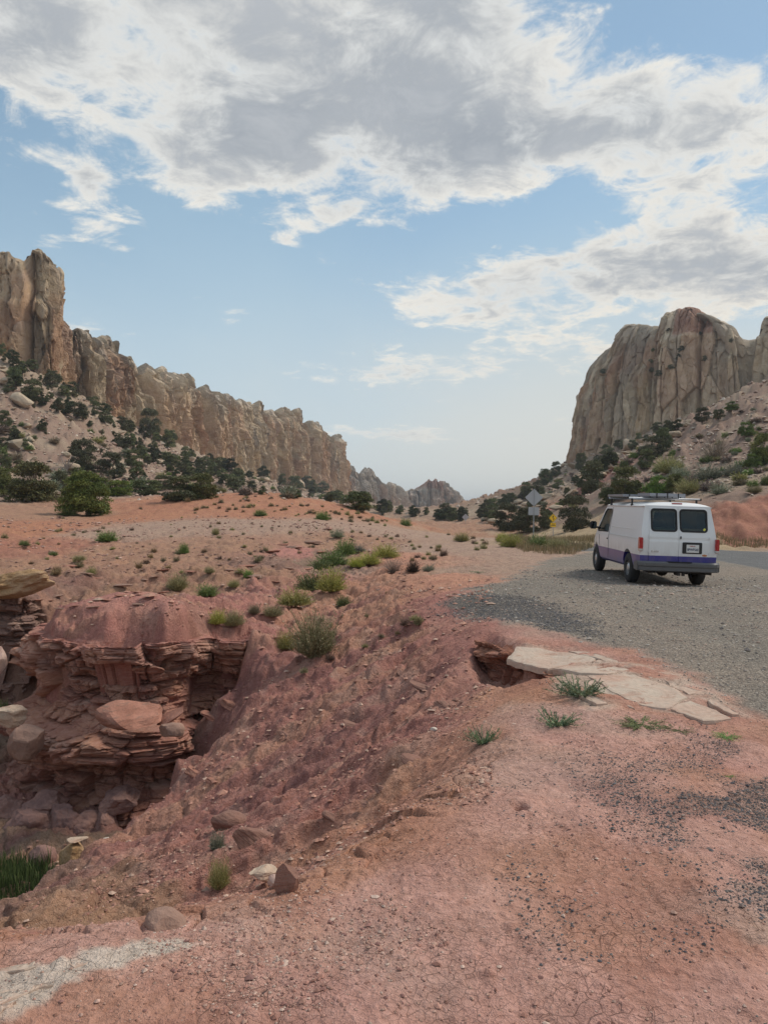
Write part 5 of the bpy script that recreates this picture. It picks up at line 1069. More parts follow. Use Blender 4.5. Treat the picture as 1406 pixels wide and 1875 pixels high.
for i, (p_, a) in enumerate(zip(pos, NH)):
    k_ = p_[1]/F; o = link(bpy.data.objects.new('green_plant', herb_mesh(800+i, a[5], a[4], a[6], .009))); o.location = (p_[0], p_[1], p_[2]); o.scale = (a[2]*k_*1.4, a[2]*k_*1.4, a[3]*k_*1.75); tag(o, a[7], 'plant')
# dead branch standing above the big juniper, and a dry stalk lying on the spur
p_ = cast([(122,868)])[0]; bm = bmesh.new(); k_ = p_[1]/F*34
for e in ((-.3,0,.9),(.25,.1,1.0),(.5,0,.7),(-.05,0,.75),(.1,.2,.6)): tube(bm, [(0,0,0),(e[0]*.3,e[1]*.3,e[2]*.5),e], [.045,.03,.012], 5)
o = link(bpy.data.objects.new('dead_tree', bm_mesh('dead_tree', bm, M_DEADWOOD))); o.location = p_; o.scale = (k_,)*3; tag(o, 'bare forked dead tree on the left slope above the big juniper', 'dead tree')
# grass nobody could count
def grass(name, xy, hmin, hmax, wid, cols, seed, bend_=.4):
    rg = np.random.RandomState(seed); n = len(xy); z = H(xy[:, 0], xy[:, 1]); h_ = rg.uniform(hmin, hmax, n); a = rg.uniform(0, 6.28, n); l_ = rg.uniform(0, bend_, n)*h_; a2 = rg.uniform(0, 6.28, n)
    b0 = np.stack([xy[:, 0], xy[:, 1], z-.01], 1); w = np.stack([np.cos(a), np.sin(a), a*0], 1)*wid*rg.uniform(.6, 1.4, (n, 1)); tip = b0+np.stack([np.cos(a2)*l_, np.sin(a2)*l_, h_], 1); md = b0*.5+tip*.5 + np.stack([-np.cos(a2)*l_*.2, -np.sin(a2)*l_*.2, h_*.08], 1)
    co = np.stack([b0-w, b0+w, md+w*.7, md-w*.7, tip], 1).reshape(-1, 3); i5 = np.arange(n)[:, None]*5
    fs = np.concatenate([i5+[0,1,2], i5+[0,2,3], i5+[3,2,4]]); c = np.repeat(np.array(cols)[rg.randint(0, len(cols), n)]*rg.uniform(.7, 1.3, (n, 1)), 5, 0)
    return tag(obj_np(name, co, fs, M_LEAF, col=c, smooth=False), kind='stuff')
def in_poly(n, pts, seed):
    rg = np.random.RandomState(seed); pts_ = np.array(pts); lo, hi = pts_.min(0), pts_.max(0); xy = rg.uniform(lo, hi, (n, 2)); return xy[poly_sd(xy[:, 0], xy[:, 1], pts) < 0]
STRAW = [(.34,.25,.11),(.40,.30,.15),(.28,.22,.10),(.22,.20,.08)]
grass('gully_grass', in_poly(14000, [(-6.8,9.0),(-4.1,8.7),(-4.35,10.4),(-4.9,11.2),(-7.4,11.6)], 1), .12, .34, .006, [(.075,.125,.03),(.10,.16,.04),(.06,.10,.028)], 2)
grass('dry_grass', np.concatenate([in_poly(9000, [GP(u, v, -1.93) for u, v in ((905,990),(960,985),(1090,1001),(1050,1016),(960,1010))], 3), in_poly(16000, [GP(u, v, -1.98) for u, v in ((985,985),(1100,986),(1180,996),(1406,999),(1406,1006),(1250,1001),(1100,998),(1010,989))], 4)]), .12, .45, .012, STRAW, 5)
xy = spread(5000, 13, 40, -4, 7, 57, lambda x, y: ss(poly_sd(x, y, LOT), .2, .8)*ss(fbm2(x*.7, y*.7, 3, 58), .0, .5))
grass('dry_grass', xy, .03, .12, .004, STRAW, 59)
# ------------------------------------------------------------------ the van
def paint(name, col, rough=.35, coat=.4, dirt_=1.0):
    m_, gg, b = new_mat(name); t = gg.node('ShaderNodeTexCoord').outputs['Object']
    n = gg.noise(t, 2.2, 5, .6); n2 = gg.noise(gg.scalev(t, (6, 6, 1.2)), 2, 4, .6); z = gg.sep(t)[2]
    dirt = (1-gg.smooth(z, .45, 1.15))*.55*gg.smooth(n+n2*.5, .5, .95) + gg.smooth(n2, .55, .8)*.10
    dirt = dirt*dirt_
    gg.put(b.inputs['Base Color'], gg.mix(dirt, col, (.36,.27,.21))); gg.put(b.inputs['Roughness'], dirt*.6 + rough); b.inputs['Coat Weight'].default_value = coat; b.inputs['Coat Roughness'].default_value = .12
    return m_
M_WHITE = paint('white_paint', (.80,.81,.82)); M_BLUE = paint('blue_paint', (.028,.030,.25), .3, dirt_=.55)
M_RUBBER = simple('rubber', (.022,.022,.023), .8, noise=.3); M_BLACK = simple('black_plastic', (.02,.02,.022), .55); M_GREYP = simple('grey_bumper', (.115,.115,.12), .5, noise=.25, nscale=6)
M_ALU = simple('aluminium', (.62,.63,.65), .38, metal=.85); M_STEEL = simple('wheel_steel', (.55,.55,.55), .4, metal=.7); M_PANEL = simple('panel_grey', (.30,.32,.36), .4, metal=.3); M_DARKP = simple('solar_cell', (.015,.02,.045), .2, coat=.6)
M_LAMP = simple('lamp_red', (.42,.012,.018), .2, coat=.7); M_LAMPW = simple('lamp_clear', (.55,.52,.50), .2, coat=.5); M_RUST = simple('under_metal', (.05,.042,.038), .9, noise=.4)
M_PLATE = simple('plate_white', (.72,.72,.70), .5); M_INK = simple('ink_navy', (.02,.03,.10), .6); M_INKR = simple('ink_red', (.45,.03,.03), .6); M_CLOTH = simple('seat_cloth', (.035,.045,.06), .95); M_CREAM = simple('bed_cream', (.52,.46,.30), .8)
M_OVAL = simple('oval_badge', (.50,.20,.08), .4, metal=.3); M_STICK = simple('yellow_sticker', (.75,.70,.10), .5); M_CHROME = simple('chrome', (.6,.6,.6), .25, metal=.9)
M_GLASS, gg, b = new_mat('window_glass'); b.inputs['Base Color'].default_value = (.30,.36,.36,1); b.inputs['Roughness'].default_value = .03
tr = gg.node('ShaderNodeBsdfTransparent'); tr.inputs[0].default_value = (.45,.51,.48,1); gl = gg.node('ShaderNodeBsdfGlossy'); gl.inputs['Roughness'].default_value = .03; gl.inputs[0].default_value = (.9,.95,1,1)
fr = gg.node('ShaderNodeFresnel'); fr.inputs[0].default_value = 1.5; mx = gg.node('ShaderNodeMixShader'); gg.l.new(fr.outputs[0], mx.inputs[0]); gg.l.new(tr.outputs[0], mx.inputs[1]); gg.l.new(gl.outputs[0], mx.inputs[2])
gg.l.new(mx.outputs[0], [n for n in gg.n if n.bl_idname == 'ShaderNodeOutputMaterial'][0].inputs[0])
van = tag(link(bpy.data.objects.new('van', None)), 'white and blue cargo van with a roof rack, parked on the gravel beside the road', 'van')
def part(name, me, parent=None, **kw):
    o = link(bpy.data.objects.new(name, me), parent or van)
    return o
def box_bm(bm, lo, hi, bev=0.0, rot=None, at_=None):
    r_ = bmesh.ops.create_cube(bm, size=1.0); vs_ = r_['verts']; lo, hi = Vector(lo), Vector(hi)
    for v in vs_: v.co = Vector((lo[i]+(v.co[i]+.5)*(hi[i]-lo[i]) for i in range(3)))
    if bev: bmesh.ops.bevel(bm, geom=list({e for v in vs_ for e in v.link_edges}), offset=bev, segments=2, affect='EDGES')
def box(name, lo, hi, mat, parent=None, bev=.01):
    bm = bmesh.new(); box_bm(bm, lo, hi, bev); return part(name, bm_mesh(name, bm, mat, False), parent)
LV = [(.40,.90),(.46,.955),(.60,.985),(.78,.995),(.95,1.0),(1.10,.998),(1.17,.985),(1.30,.968),(1.45,.945),(1.62,.915),(1.78,.885),(1.90,.862),(1.97,.845),(1.985,.865),(2.00,.865),(2.012,.83),(2.05,.72),(2.085,.52),(2.105,.27),(2.11,0)]
def yr(z): return .13 + .15*ss(np.array(z), 1.1, 2.0)+.12*ss(np.array(z), 2.0, 2.11)
def yf(z): return np.interp(z, [.40,.55,.9,1.05,1.13,1.2,1.5,1.8,1.95,2.02,2.11], [5.30,5.38,5.38,5.25,4.95,4.72,4.42,4.13,3.98,3.80,3.55])
nS = 64; bm = bmesh.new(); ringv = []
tj = np.linspace(0, 1, nS)
for j in range(nS):
    ring = []
    for sgn in (1, -1):
        lv = LV if sgn == 1 else LV[:-1][::-1]
        for z_, w_ in lv:
            y_ = float(yr(z_)) + (float(yf(z_))-float(yr(z_)))*tj[j]
            tap = 1 - .13*float(ss(np.array(y_), 4.4, 5.4)) - .03*float(ss(np.array(y_), .45, .13))
            ring.append(bm.verts.new((sgn*w_*tap, y_, z_)))
    ringv.append(ring)
m_ = len(ringv[0])
for j in range(nS-1):
    for k_ in range(m_-1): bm.faces.new((ringv[j][k_], ringv[j][k_+1], ringv[j+1][k_+1], ringv[j+1][k_]))
    bm.faces.new((ringv[j][m_-1], ringv[j][0], ringv[j+1][0], ringv[j+1][m_-1]))
for rg_ in (ringv[0], ringv[-1]):
    nl_ = len(LV)
    for k_ in range(nl_-1):
        a, b_, c, d = rg_[k_], rg_[k_+1], rg_[m_-1-k_] if k_+1 < nl_-1 else None, None
        q = [rg_[k_], rg_[k_+1]] + ([rg_[m_-2-k_]] if m_-2-k_ > k_+1 else []) + [rg_[m_-1-k_]]
        bm.faces.new(q)
bmesh.ops.recalc_face_normals(bm, faces=bm.faces)
body = part('body', bm_mesh('body', bm, [M_WHITE, M_BLUE, M_BLACK], False))
def cutter(bm):
    bmesh.ops.recalc_face_normals(bm, faces=bm.faces); me = bpy.data.meshes.new('cut'); bm.to_mesh(me); bm.free(); o = bpy.data.objects.new('cut', me); COL.objects.link(o); return o
def rrect(w, h_, r_, n=6):
    o = []
    for cx1, cy1, a0 in ((w/2-r_, h_/2-r_, 0), (-w/2+r_, h_/2-r_, 90), (-w/2+r_, -h_/2+r_, 180), (w/2-r_, -h_/2+r_, 270)):
        for k_ in range(n+1): a = R(a0+90*k_/n); o.append((cx1+r_*math.cos(a), cy1+r_*math.sin(a)))
    return o
def prism(bm, pts3, vec):
    a = [bm.verts.new(p) for p in pts3]; b_ = [bm.verts.new(Vector(p)+Vector(vec)) for p in pts3]; n = len(a)
    bm.faces.new(a[::-1]); bm.faces.new(b_)
    for i in range(n): bm.faces.new((a[i], a[(i+1) % n], b_[(i+1) % n], b_[i]))
cuts = []
bm = bmesh.new(); box_bm(bm, (-.67, .30, .60), (.67, 3.85, 1.90)); cuts.append(cutter(bm))
for ax in (1.15, 4.65):
    for sgn in (1, -1):
        bm = bmesh.new(); prism(bm, [(sgn*.62, ax+.47*math.cos(a*6.2832/40), .40+.47*math.sin(a*6.2832/40)*1.0) for a in range(40)], (sgn*.6, 0, 0)); cuts.append(cutter(bm))
WIN = [(-.365, .665), (.38, .70)]
for cx1, ww in WIN:
    bm = bmesh.new(); prism(bm, [(cx1+p[0], -.2, 1.655+p[1]) for p in rrect(ww-.07, .50, .07)], (0, 1.0, 0)); cuts.append(cutter(bm))
# cab side windows and windscreen
side_poly = [(3.25,1.24),(3.22,1.84),(3.30,1.88),(3.86,1.88),(4.02,1.80),(4.50,1.26),(4.42,1.22)]
for sgn in (1, -1):
    bm = bmesh.new(); prism(bm, [(sgn*.75, y_, z_) for y_, z_ in side_poly], (sgn*.4, 0, 0)); cuts.append(cutter(bm))
bm = bmesh.new(); prism(bm, [(-.70, 3.6, 1.28), (.70, 3.6, 1.28), (.62, 3.6, 1.86), (-.62, 3.6, 1.86)], (0, 1.6, 0)); cuts.append(cutter(bm))
for c in cuts:
    md_ = body.modifiers.new('cut', 'BOOLEAN'); md_.operation = 'DIFFERENCE'; md_.object = c; md_.solver = 'EXACT'
bpy.context.view_layer.update()
dg = bpy.context.evaluated_depsgraph_get(); me2 = bpy.data.meshes.new_from_object(body.evaluated_get(dg)); body.modifiers.clear(); body.data = me2
for c in cuts: bpy.data.objects.remove(c)
me2.materials.clear()
for q in (M_WHITE, M_BLUE, M_BLACK): me2.materials.append(q)
bm = bmesh.new(); bm.from_mesh(me2); bmesh.ops.bisect_plane(bm, geom=bm.verts[:]+bm.edges[:]+bm.faces[:], plane_co=(0, 0, .775), plane_no=(0, 0, 1))
for f in bm.faces:
    c = f.calc_center_median(); inner = abs(c.x) < .70 and .31 < c.y < 5.2 and c.z < 1.95
    f.material_index = 2 if inner else (1 if c.z < .775 else 0); f.smooth = True
bm.to_mesh(me2); bm.free()
try: me2.set_sharp_from_angle(angle=R(28))
except Exception: pass
# rear doors: raised panels with rounded window openings
def plate2d(name, outer, holes, thick, mat, parent, bevel=.004):
    cu = bpy.data.curves.new(name, 'CURVE'); cu.dimensions = '2D'; cu.fill_mode = 'BOTH'; cu.extrude = thick/2; cu.bevel_depth = bevel; cu.bevel_resolution = 1
    for loop in [outer]+holes:
        sp = cu.splines.new('POLY'); sp.points.add(len(loop)-1); sp.use_cyclic_u = True
        for i, p in enumerate(loop): sp.points[i].co = (p[0], p[1], 0, 1)
    o = bpy.data.objects.new(name, cu); COL.objects.link(o); bpy.context.view_layer.update()
    me = bpy.data.meshes.new_from_object(o.evaluated_get(bpy.context.evaluated_depsgraph_get())); bpy.data.objects.remove(o)
    me.materials.clear(); me.materials.append(mat)
    return part(name, me, parent)
def rear_fit(me, off):
    """bend a flat plate (x, z in its own plane) onto the raked rear of the body"""
    for v in me.vertices:
        x_, z_, t_ = v.co.x, v.co.y, v.co.z; v.co = (x_, float(yr(z_))-off-t_, z_)
def densify(loop, step=.06):
    o = []
    for i in range(len(loop)):
        a, b_ = loop[i], loop[(i+1) % len(loop)]; n = max(1, int(math.hypot(b_[0]-a[0], b_[1]-a[1])/step))
        o += [(a[0]+(b_[0]-a[0])*k_/n, a[1]+(b_[1]-a[1])*k_/n) for k_ in range(n)]
    return o
def text(body_, size, loc, mat, parent, rot=(R(90), 0, 0), name='lettering', sx=1.0):
    c_ = bpy.data.curves.new(name, 'FONT'); c_.body = body_; c_.size = size; c_.align_x = 'CENTER'; c_.align_y = 'CENTER'; c_.extrude = .0015; c_.offset = size*.012
    o = bpy.data.objects.new(name, c_); COL.objects.link(o); bpy.context.view_layer.update()
    me = bpy.data.meshes.new_from_object(o.evaluated_get(bpy.context.evaluated_depsgraph_get())); bpy.data.objects.remove(o); me.materials.clear(); me.materials.append(mat)
    q = part(name, me, parent); q.location = loc; q.rotation_euler = rot; q.scale = (sx, 1, 1); return q
for i, (cx1, ww) in enumerate(WIN):
    xo = -.745 if i == 0 else .765; xt = -.715 if i == 0 else .70
    outer = densify([(xo, .635), (-.008 if i == 0 else .008, .635), (-.008 if i == 0 else .008, 1.955), (xt, 1.955), (xo, 1.30)])
    hole = [(cx1+p[0], 1.655+p[1]) for p in rrect(ww-.045, .53, .08)]
    for (nm, o_, mt) in (('rear_door', outer, M_WHITE),):
        d_ = plate2d(nm, o_, [hole], .016, mt, None, .005); me = d_.data
        bm = bmesh.new(); bm.from_mesh(me)
        for zc in (.775, 1.0, 1.17, 1.185, 1.3, 1.45, 1.6, 1.75, 1.9): bmesh.ops.bisect_plane(bm, geom=bm.verts[:]+bm.edges[:]+bm.faces[:], plane_co=(0, zc, 0), plane_no=(0, 1, 0))
        for f in bm.faces: f.material_index = 1 if f.calc_center_median().y < .775 else 0
        for v in bm.verts:
            if 1.168 < v.co.y < 1.187 and v.co.z > 0: v.co.z -= .007
        bm.to_mesh(me); bm.free(); me.materials.append(M_BLUE); rear_fit(me, .012)
    ring = plate2d('window_seal', [(cx1+p[0], 1.655+p[1]) for p in rrect(ww, .565, .09)], [[(cx1+p[0], 1.655+p[1]) for p in rrect(ww-.075, .495, .07)]], .012, M_RUBBER, d_, .004); rear_fit(ring.data, .026)
    gl_ = plate2d('window_pane', [(cx1+p[0], 1.655+p[1]) for p in rrect(ww-.06, .51, .07)], [], .004, M_GLASS, d_, 0); rear_fit(gl_.data, .018)
    for zz in (.86, 1.24): box('hinge', ((xo-.012 if i == 0 else xo-.018), .085, zz-.035), ((xo+.018 if i == 0 else xo+.014), .135, zz+.035), M_WHITE, d_, .006)
    if i == 1:
        hold = box('plate_holder', (.09, .085, .845), (.585, .112, 1.125), M_BLACK, d_, .012)
        pl_ = box('licence_plate', (.185, .068, .875), (.50, .082, 1.035+.035), M_PLATE, d_, .004)
        bpy.context.view_layer.update()
        text('8PWF568', .088, (.3425, .0655, .945), M_INK, pl_, sx=.80); text('California', .036, (.33, .0655, 1.035), M_INKR, pl_)
        st_ = plate2d('sticker', [(.655, 1.44+.045), (.70, 1.44), (.655, 1.44-.045), (.61, 1.44)], [], .002, M_STICK, gl_, 0); rear_fit(st_.data, .024)
        ov = plate2d('badge', [(.655+.062*math.cos(a*.3142), .81+.025*math.sin(a*.3142)) for a in range(20)], [], .006, M_OVAL, d_, .002); rear_fit(ov.data, .022)
        box('door_handle', (.03, .095, 1.20), (.06, .115, 1.27), M_BLACK, d_, .004)
    else:
        tx = text('E-350', .062, (-.60, .098, .875), M_CHROME, d_, name='badge', sx=1.3); M_CHROME
for sgn in (-1, 1):
    lm = box('tail_lamp', (sgn*1.0-.085 if sgn > 0 else -1.003, .045, .875), (1.003 if sgn > 0 else -.915+.0, .20, 1.215), M_LAMP, None, .012)
    box('reversing_lens', (sgn*1.0-.087 if sgn > 0 else -1.005, .04, .880), (1.005 if sgn > 0 else -.913, .20, .945), M_LAMPW, lm, .008)
bm = bmesh.new(); sec = [(-.005,.40),(-.02,.42),(-.02,.50),(-.045,.53),(-.045,.60),(-.01,.635),(.13,.635),(.13,.40)]
for k_, x_ in enumerate(np.linspace(-1.03, 1.03, 25)):
    rr_ = .14*max(0, (abs(x_)-.86)/.17)**2
    ring = [bm.verts.new((x_, y_+rr_*1.0+.0, z_)) for y_, z_ in sec]
    if k_:
        for q in range(len(sec)): bm.faces.new((prv[q], prv[(q+1) % len(sec)], ring[(q+1) % len(sec)], ring[q]))
    else: bm.faces.new(ring)
    prv = ring
bm.faces.new(prv[::-1]); bmp = part('rear_bumper', bm_mesh('rear_bumper', bm, M_GREYP, False)); box('step_pad', (-.30, -.05, .628), (.30, .12, .642), M_RUBBER, bmp, .004)
box('bumper_end', (-1.035, .08, .41), (-1.0, .42, .60), M_GREYP, bmp); box('bumper_end', (1.0, .08, .41), (1.035, .42, .60), M_GREYP, bmp)
box('brake_lamp', (-.13, .34, 2.045), (.13, .40, 2.085), M_LAMP, None, .006)
for sgn in (-1, 1):      # drip rails, sills and side creases
    bm = bmesh.new(); tube(bm, [(sgn*.872, .30, 1.985), (sgn*.872, 3.6, 1.985), (sgn*.84, 3.95, 1.95), (sgn*.90, 4.5, 1.30)], [.011]*4, 6); part('drip_rail', bm_mesh('drip_rail', bm, M_WHITE))
    bm = bmesh.new(); tube(bm, [(sgn*1.001, .35, 1.185), (sgn*1.001, 3.1, 1.185)], [.007]*2, 6); tube(bm, [(sgn*.957, .9, 1.395), (sgn*.957, 3.0, 1.395)], [.008]*2, 6); part('side_moulding', bm_mesh('side_moulding', bm, M_WHITE))
bm = bmesh.new(); tube(bm, [(-1.003, 3.12, .5), (-1.004, 3.12, 1.12), (-.93, 3.12, 1.6), (-.875, 3.15, 1.93)], [.005]*4, 4); tube(bm, [(-1.003, 4.18, .8), (-1.004, 4.2, 1.12)], [.005]*2, 4); part('door_gap', bm_mesh('door_gap', bm, M_BLACK))
box('door_handle', (-1.02, 3.2, 1.02), (-.99, 3.30, 1.06), M_BLACK, None)
for sgn in (1, -1):
    bm = bmesh.new(); pts = [bm.verts.new((sgn*(.985-.33*max(0, (z_-1.17))*.55-.012), y_, z_)) for y_, z_ in side_poly]; bm.faces.new(pts); part('cab_window', bm_mesh('cab_window', bm, M_GLASS, False))
    bm = bmesh.new(); L_ = [(sgn*(.992-.33*max(0, (z_-1.17))*.55-.008), y_, z_) for y_, z_ in side_poly]; tube(bm, L_+[L_[0]], [.018]*(len(L_)+1), 6); part('window_seal', bm_mesh('window_seal', bm, M_RUBBER))
bm = bmesh.new(); pts = [bm.verts.new(p) for p in ((-.74, 4.70, 1.24), (.74, 4.70, 1.24), (.66, 4.05, 1.90), (-.66, 4.05, 1.90))]; bm.faces.new(pts); part('windscreen', bm_mesh('windscreen', bm, M_GLASS, False))
for sgn in (-1, 1):
    bm = bmesh.new(); box_bm(bm, (sgn*1.16-.10, 4.30, 1.27), (sgn*1.16+.10, 4.42, 1.50), .03); tube(bm, [(sgn*.93, 4.38, 1.30), (sgn*1.08, 4.37, 1.33)], [.03, .028], 6); mr_ = part('wing_mirror', bm_mesh('wing_mirror', bm, M_BLACK, False))
    box('mirror_glass', (sgn*1.16-.08, 4.292, 1.29), (sgn*1.16+.08, 4.302, 1.48), simple('mirror', (.08,.09,.10), .05, metal=1.0), mr_, 0)
# wheels
def wheel(x, y, steer=0):
    R0, Wd = .385, .245; prof_ = [(.20,-.5),(.25,-.52),(.335,-.5),(.37,-.42),(R0,-.30),(R0,.30),(.37,.42),(.335,.5),(.25,.52),(.20,.5)]
    def lathe(prof, mat, name, seg=40):
        bm = bmesh.new(); rings = [[bm.verts.new((w_*Wd, r_*math.cos(a*6.2832/seg), r_*math.sin(a*6.2832/seg))) for a in range(seg)] for r_, w_ in prof]
        for i in range(len(rings)-1):
            for a in range(seg): bm.faces.new((rings[i][a], rings[i][(a+1) % seg], rings[i+1][(a+1) % seg], rings[i+1][a]))
        return bm, rings
    w_ = link(bpy.data.objects.new('wheel', None), van); w_.empty_display_size = .1; w_.location = (x, y, R0)
    if x > 0: w_.rotation_euler = (0, 0, math.pi)
    bm, rings = lathe(prof_, None, 'tyre'); seg = 40
    for a in range(0, seg): 
        for k_ in (4, 5): rings[k_][a].co.y *= 1+.012*(a % 2); rings[k_][a].co.z *= 1+.012*(a % 2)
    part('tyre', bm_mesh('tyre', bm, M_RUBBER, True), w_)
    bm, rings = lathe([(.255,-.46),(.235,-.40),(.225,-.30),(.20,-.27),(.12,-.30),(.10,-.40),(.085,-.46),(.045,-.47),(0.001,-.47)], None, 'rim')
    for a in range(8):
        an = a*6.2832/8; bmesh.ops.create_uvsphere(bm, u_segments=6, v_segments=4, radius=.014, matrix=Matrix.Translation((-.33*Wd, .155*math.cos(an), .155*math.sin(an))))
    part('rim', bm_mesh('rim', bm, M_STEEL, True), w_)
    bm = bmesh.new(); bmesh.ops.create_cone(bm, cap_ends=True, segments=24, radius1=.24, radius2=.24, depth=.12, matrix=Matrix.Rotation(R(90), 4, 'Y')); part('brake_drum', bm_mesh('brake_drum', bm, M_RUST), w_)
for x, y in ((-.86, 1.15), (.86, 1.15), (-.87, 4.65), (.87, 4.65)): wheel(x, y)
# underside
bm = bmesh.new(); tube(bm, [(-.75, 1.15, .38), (.75, 1.15, .38)], [.05, .05], 8); bmesh.ops.create_uvsphere(bm, u_segments=12, v_segments=8, radius=.17, matrix=Matrix.Translation((-.06, 1.15, .36))); box_bm(bm, (-.45, .2, .40), (-.36, 5.0, .52)); box_bm(bm, (.36, .2, .40), (.45, 5.0, .52)); box_bm(bm, (-.5, 1.6, .30), (.3, 2.9, .45), .03); tube(bm, [(-.75, 4.65, .36), (.75, 4.65, .36)], [.05, .05], 8)
for sgn in (-1, 1): box_bm(bm, (sgn*.62-.04, .35, .33), (sgn*.62+.04, 1.9, .37)); box_bm(bm, (sgn*.74-.15, 1.52, .22), (sgn*.74+.15, 1.54, .44))
part('underframe', bm_mesh('underframe', bm, M_RUST, False))
bm = bmesh.new(); tube(bm, [(.50, 1.9, .34), (.56, 1.0, .34), (.64, .4, .36), (.86, .16, .36)], [.035]*4, 8); part('exhaust', bm_mesh('exhaust', bm, M_RUST))
bm = bmesh.new(); box_bm(bm, (-.50, .12, .36), (.50, .19, .42), .006); box_bm(bm, (-.04, .02, .30), (.04, .30, .38), .006); box_bm(bm, (.10, .08, .29), (.17, .14, .37), .004); part('tow_hitch', bm_mesh('tow_hitch', bm, M_RUST, False))
# seats, bed and bulk inside, seen through the rear glass
for sgn in (-1, 1):
    bm = bmesh.new(); box_bm(bm, (sgn*.42-.26, 3.05, 1.0), (sgn*.42+.26, 3.20, 1.58), .06); box_bm(bm, (sgn*.42-.13, 3.05, 1.60), (sgn*.42+.13, 3.15, 1.80), .05); box_bm(bm, (sgn*.42-.26, 3.1, .85), (sgn*.42+.26, 3.6, 1.02), .05); part('seat', bm_mesh('seat', bm, M_CLOTH, False))
box('bed', (-.78, .32, 1.30), (.78, 1.9, 1.44), M_CREAM); box('bed_board', (-.76, .36, .7), (.76, 1.8, 1.29), M_BLACK)
# roof rack
for y_ in (1.35, 3.45):
    bm = bmesh.new(); tube(bm, [(-.97, y_, 2.195), (.97, y_, 2.195)], [.026, .026], 8); cb = part('rack_bar', bm_mesh('rack_bar', bm, M_ALU))
    for sgn in (-1, 1):
        bm = bmesh.new(); box_bm(bm, (sgn*.97-.016, y_-.028, 2.165), (sgn*.97+.016, y_+.028, 2.225), .004); box_bm(bm, (sgn*.86-.03, y_-.045, 1.99), (sgn*.86+.03, y_+.045, 2.03), .006); box_bm(bm, (sgn*.86-.02, y_-.03, 2.03), (sgn*.86+.02, y_+.03, 2.18), .006); part('rack_foot', bm_mesh('rack_foot', bm, M_BLACK, False), cb)
for lo, hi in (((-.52, .95, 2.255), (.42, 2.05, 2.33)), ((-.90, 2.15, 2.24), (.05, 3.75, 2.30)), ((.12, 2.15, 2.24), (.85, 3.75, 2.30))):
    sp_ = box('solar_panel', lo, hi, M_PANEL, None, .006); box('cells', (lo[0]+.04, lo[1]+.04, hi[2]-.004), (hi[0]-.04, hi[1]-.04, hi[2]+.003), M_DARKP, sp_, 0)
    for f in (.2, .5, .8): box('bracket', (lo[0]+(hi[0]-lo[0])*f-.015, lo[1]-.012, lo[2]-.05), (lo[0]+(hi[0]-lo[0])*f+.015, lo[1]-.002, hi[2]+.006), M_BLACK, sp_, .002)
van.location = (7.47, 19.534, -1.933); van.rotation_euler = Euler((.015, .032, -.031), 'XYZ'); van.scale = (1, 1, 1.035)
# ------------------------------------------------------------------ road signs
M_SIGNB = simple('sign_back', (.46,.47,.49), .5, metal=.35, noise=.06, nscale=5); M_YEL = simple('sign_yellow', (.85,.52,.02), .5); M_SBLACK = simple('sign_black', (.015,.015,.015), .5); M_POST = simple('post_steel', (.36,.37,.38), .5, metal=.4)
def diamond(half, r_=.04):
    o = []
    for a0 in (45, 135, 225, 315):
        c = Vector((0, 0)); k_ = half-r_*1.414
        c = Vector((k_*math.cos(R(a0-45)), k_*math.sin(R(a0-45))))
        for q in range(5): a = R(a0-45-45+90*q/4); o.append((c.x+r_*math.cos(a), c.y+r_*math.sin(a)))
    return o
def flat_part(name, loop, thick, mat, parent, loc):
    o = plate2d(name, loop, [], thick, mat, parent, .0); o.location = loc; o.rotation_euler = (R(90), 0, 0); return o
def sign(pos, post_h, label, dia_half, zc, face_mat, facing, plaque=None, arrow=False, cat='road sign'):
    r_ = tag(link(bpy.data.objects.new('road_sign', None)), label, cat); r_.location = pos; r_.empty_display_size = .2
    bm = bmesh.new(); box_bm(bm, (-.03, -.02, -.3), (.03, .02, post_h), .004); 
    for q in range(int(post_h/.15)): box_bm(bm, (-.007, -.0215, q*.15+.1), (.007, -.0195, q*.15+.114))
    part('post', bm_mesh('post', bm, M_POST, False), r_)
    y_ = .03*facing
    flat_part('sign_board', diamond(dia_half), .006, face_mat, r_, (0, y_, zc))
    if plaque: 
        w, h_, zp = plaque; flat_part('sign_plaque', rrect(w, h_, .03), .006, face_mat, r_, (0, y_, zp))
    if arrow:
        b1 = diamond(dia_half-.025); b2 = diamond(dia_half-.045)
        o = plate2d('border_line', b1, [b2], .003, M_SBLACK, r_, 0); o.location = (0, y_-.006, zc); o.rotation_euler = (R(90), 0, 0)
        s_ = dia_half/.54; path = [(.02,-.30),(.02,-.22),(.10,-.13),(.10,-.06),(-.04,.02),(-.06,.09),(.0,.15)]; hw = .035
        L_ = []; Rr = []
        for i, p in enumerate(path):
            a = Vector(path[max(i-1, 0)]); b_ = Vector(path[min(i+1, len(path)-1)]); d = (b_-a).normalized(); n = Vector((-d.y, d.x))*hw; L_.append((p[0]+n.x, p[1]+n.y)); Rr.append((p[0]-n.x, p[1]-n.y))
        o = plate2d('arrow', [(x*s_, y*s_) for x, y in L_+[(-.10,.17),(-.02,.33),(.10,.17)]+Rr[::-1]], [], .003, M_SBLACK, r_, 0); o.location = (0, y_-.006, zc); o.rotation_euler = (R(90), 0, 0)
        if plaque:
            for k_, (ww, dz_) in enumerate(((.30, .07), (.40, -.06))):
                o = plate2d('lettering', rrect(ww, .05, .01), [], .003, M_SBLACK, r_, 0); o.location = (0, y_-.006, plaque[2]+dz_); o.rotation_euler = (R(90), 0, 0)
    return r_
def sign_at(u, vb, Y): x, y, z = PX(u, vb, Y); return (x, y, float(H(x, y)[0]))
D1 = 50.0; p1 = sign_at(976, 988, D1); k1 = D1/F
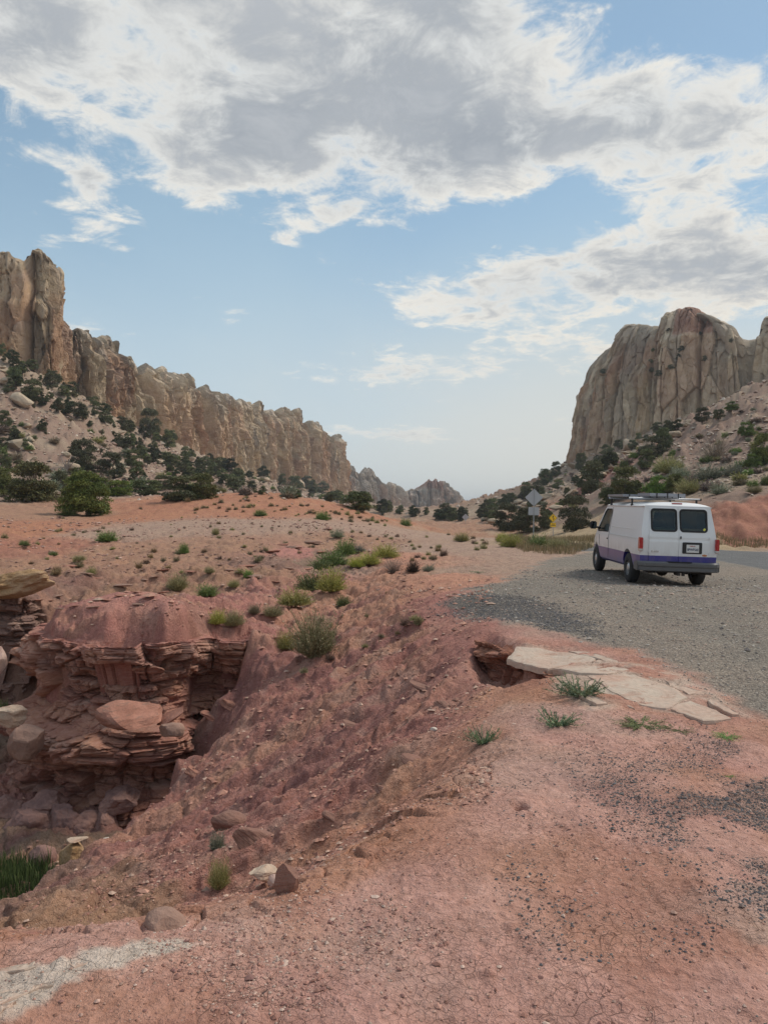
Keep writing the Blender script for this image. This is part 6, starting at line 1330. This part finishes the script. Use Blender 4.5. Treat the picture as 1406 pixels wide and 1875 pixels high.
s1 = sign(p1, (988-897)*k1+((CV-988)*k1-p1[2]), 'blank grey back of a diamond road sign with a square plate, on a steel post', 16.2*k1, (CV-911)*k1-p1[2], M_SIGNB, 1, (19.5*k1, 14.5*k1, (CV-936)*k1-p1[2])); s1.rotation_euler = (0, R(1.0), R(-6))
D2 = 70.0; p2 = sign_at(1012, 984, D2); k2 = D2/F
s2 = sign(p2, (CV-943)*k2-p2[2], 'yellow diamond winding road sign with a small yellow plaque beyond the road', 8.0*k2, (CV-948.5)*k2-p2[2], M_YEL, -1, (10*k2, 7.5*k2, (CV-961)*k2-p2[2]), True); s2.rotation_euler = (0, 0, R(4))
D3 = 130.0; p3 = sign_at(852, 958, D3); k3 = D3/F
sign(p3, (CV-941)*k3-p3[2], 'faint grey back of a far diamond sign, half hidden by the orange rise', 6.5*k3, (CV-947)*k3-p3[2], M_SIGNB, 1)
# far blue mesa at the mouth of the canyon
M_MESA = simple('far_mesa', (.17,.15,.15), .95, noise=.3, nscale=.002)
pts = []
bm = bmesh.new(); rg = random.Random(2)
prev = None
for i in range(60):
    x = -2500+i*130; zt = 12+rg.uniform(-6, 6); rows_ = [bm.verts.new((x, 6500, -60)), bm.verts.new((x, 6620+rg.uniform(-60, 60), -5)), bm.verts.new((x, 6650+rg.uniform(-60, 60), zt)), bm.verts.new((x, 8500, zt)), bm.verts.new((x, 8600, -60))]
    if prev:
        for a in range(4): bm.faces.new((prev[a], rows_[a], rows_[a+1], prev[a+1]))
    prev = rows_
o = link(bpy.data.objects.new('mesa', bm_mesh('mesa', bm, M_MESA))); tag(o, kind='structure')
# ------------------------------------------------------------------ thin evening haze: one closed box round everything
hz = bpy.data.materials.new('haze_air'); hz.use_nodes = True; hz.node_tree.nodes.clear()
gg = G(hz.node_tree); pv = gg.node('ShaderNodeVolumePrincipled'); ou = gg.node('ShaderNodeOutputMaterial')
pv.inputs['Color'].default_value = (.80, .86, .95, 1); pv.inputs['Density'].default_value = .00022; pv.inputs['Anisotropy'].default_value = .2
gg.l.new(pv.outputs[0], ou.inputs['Volume'])
bm = bmesh.new(); box_bm(bm, (-9400, -9400, -130), (9400, 9400, 112)); me = bm_mesh('haze', bm, hz, False)
tag(link(bpy.data.objects.new('haze', me)), kind='stuff')
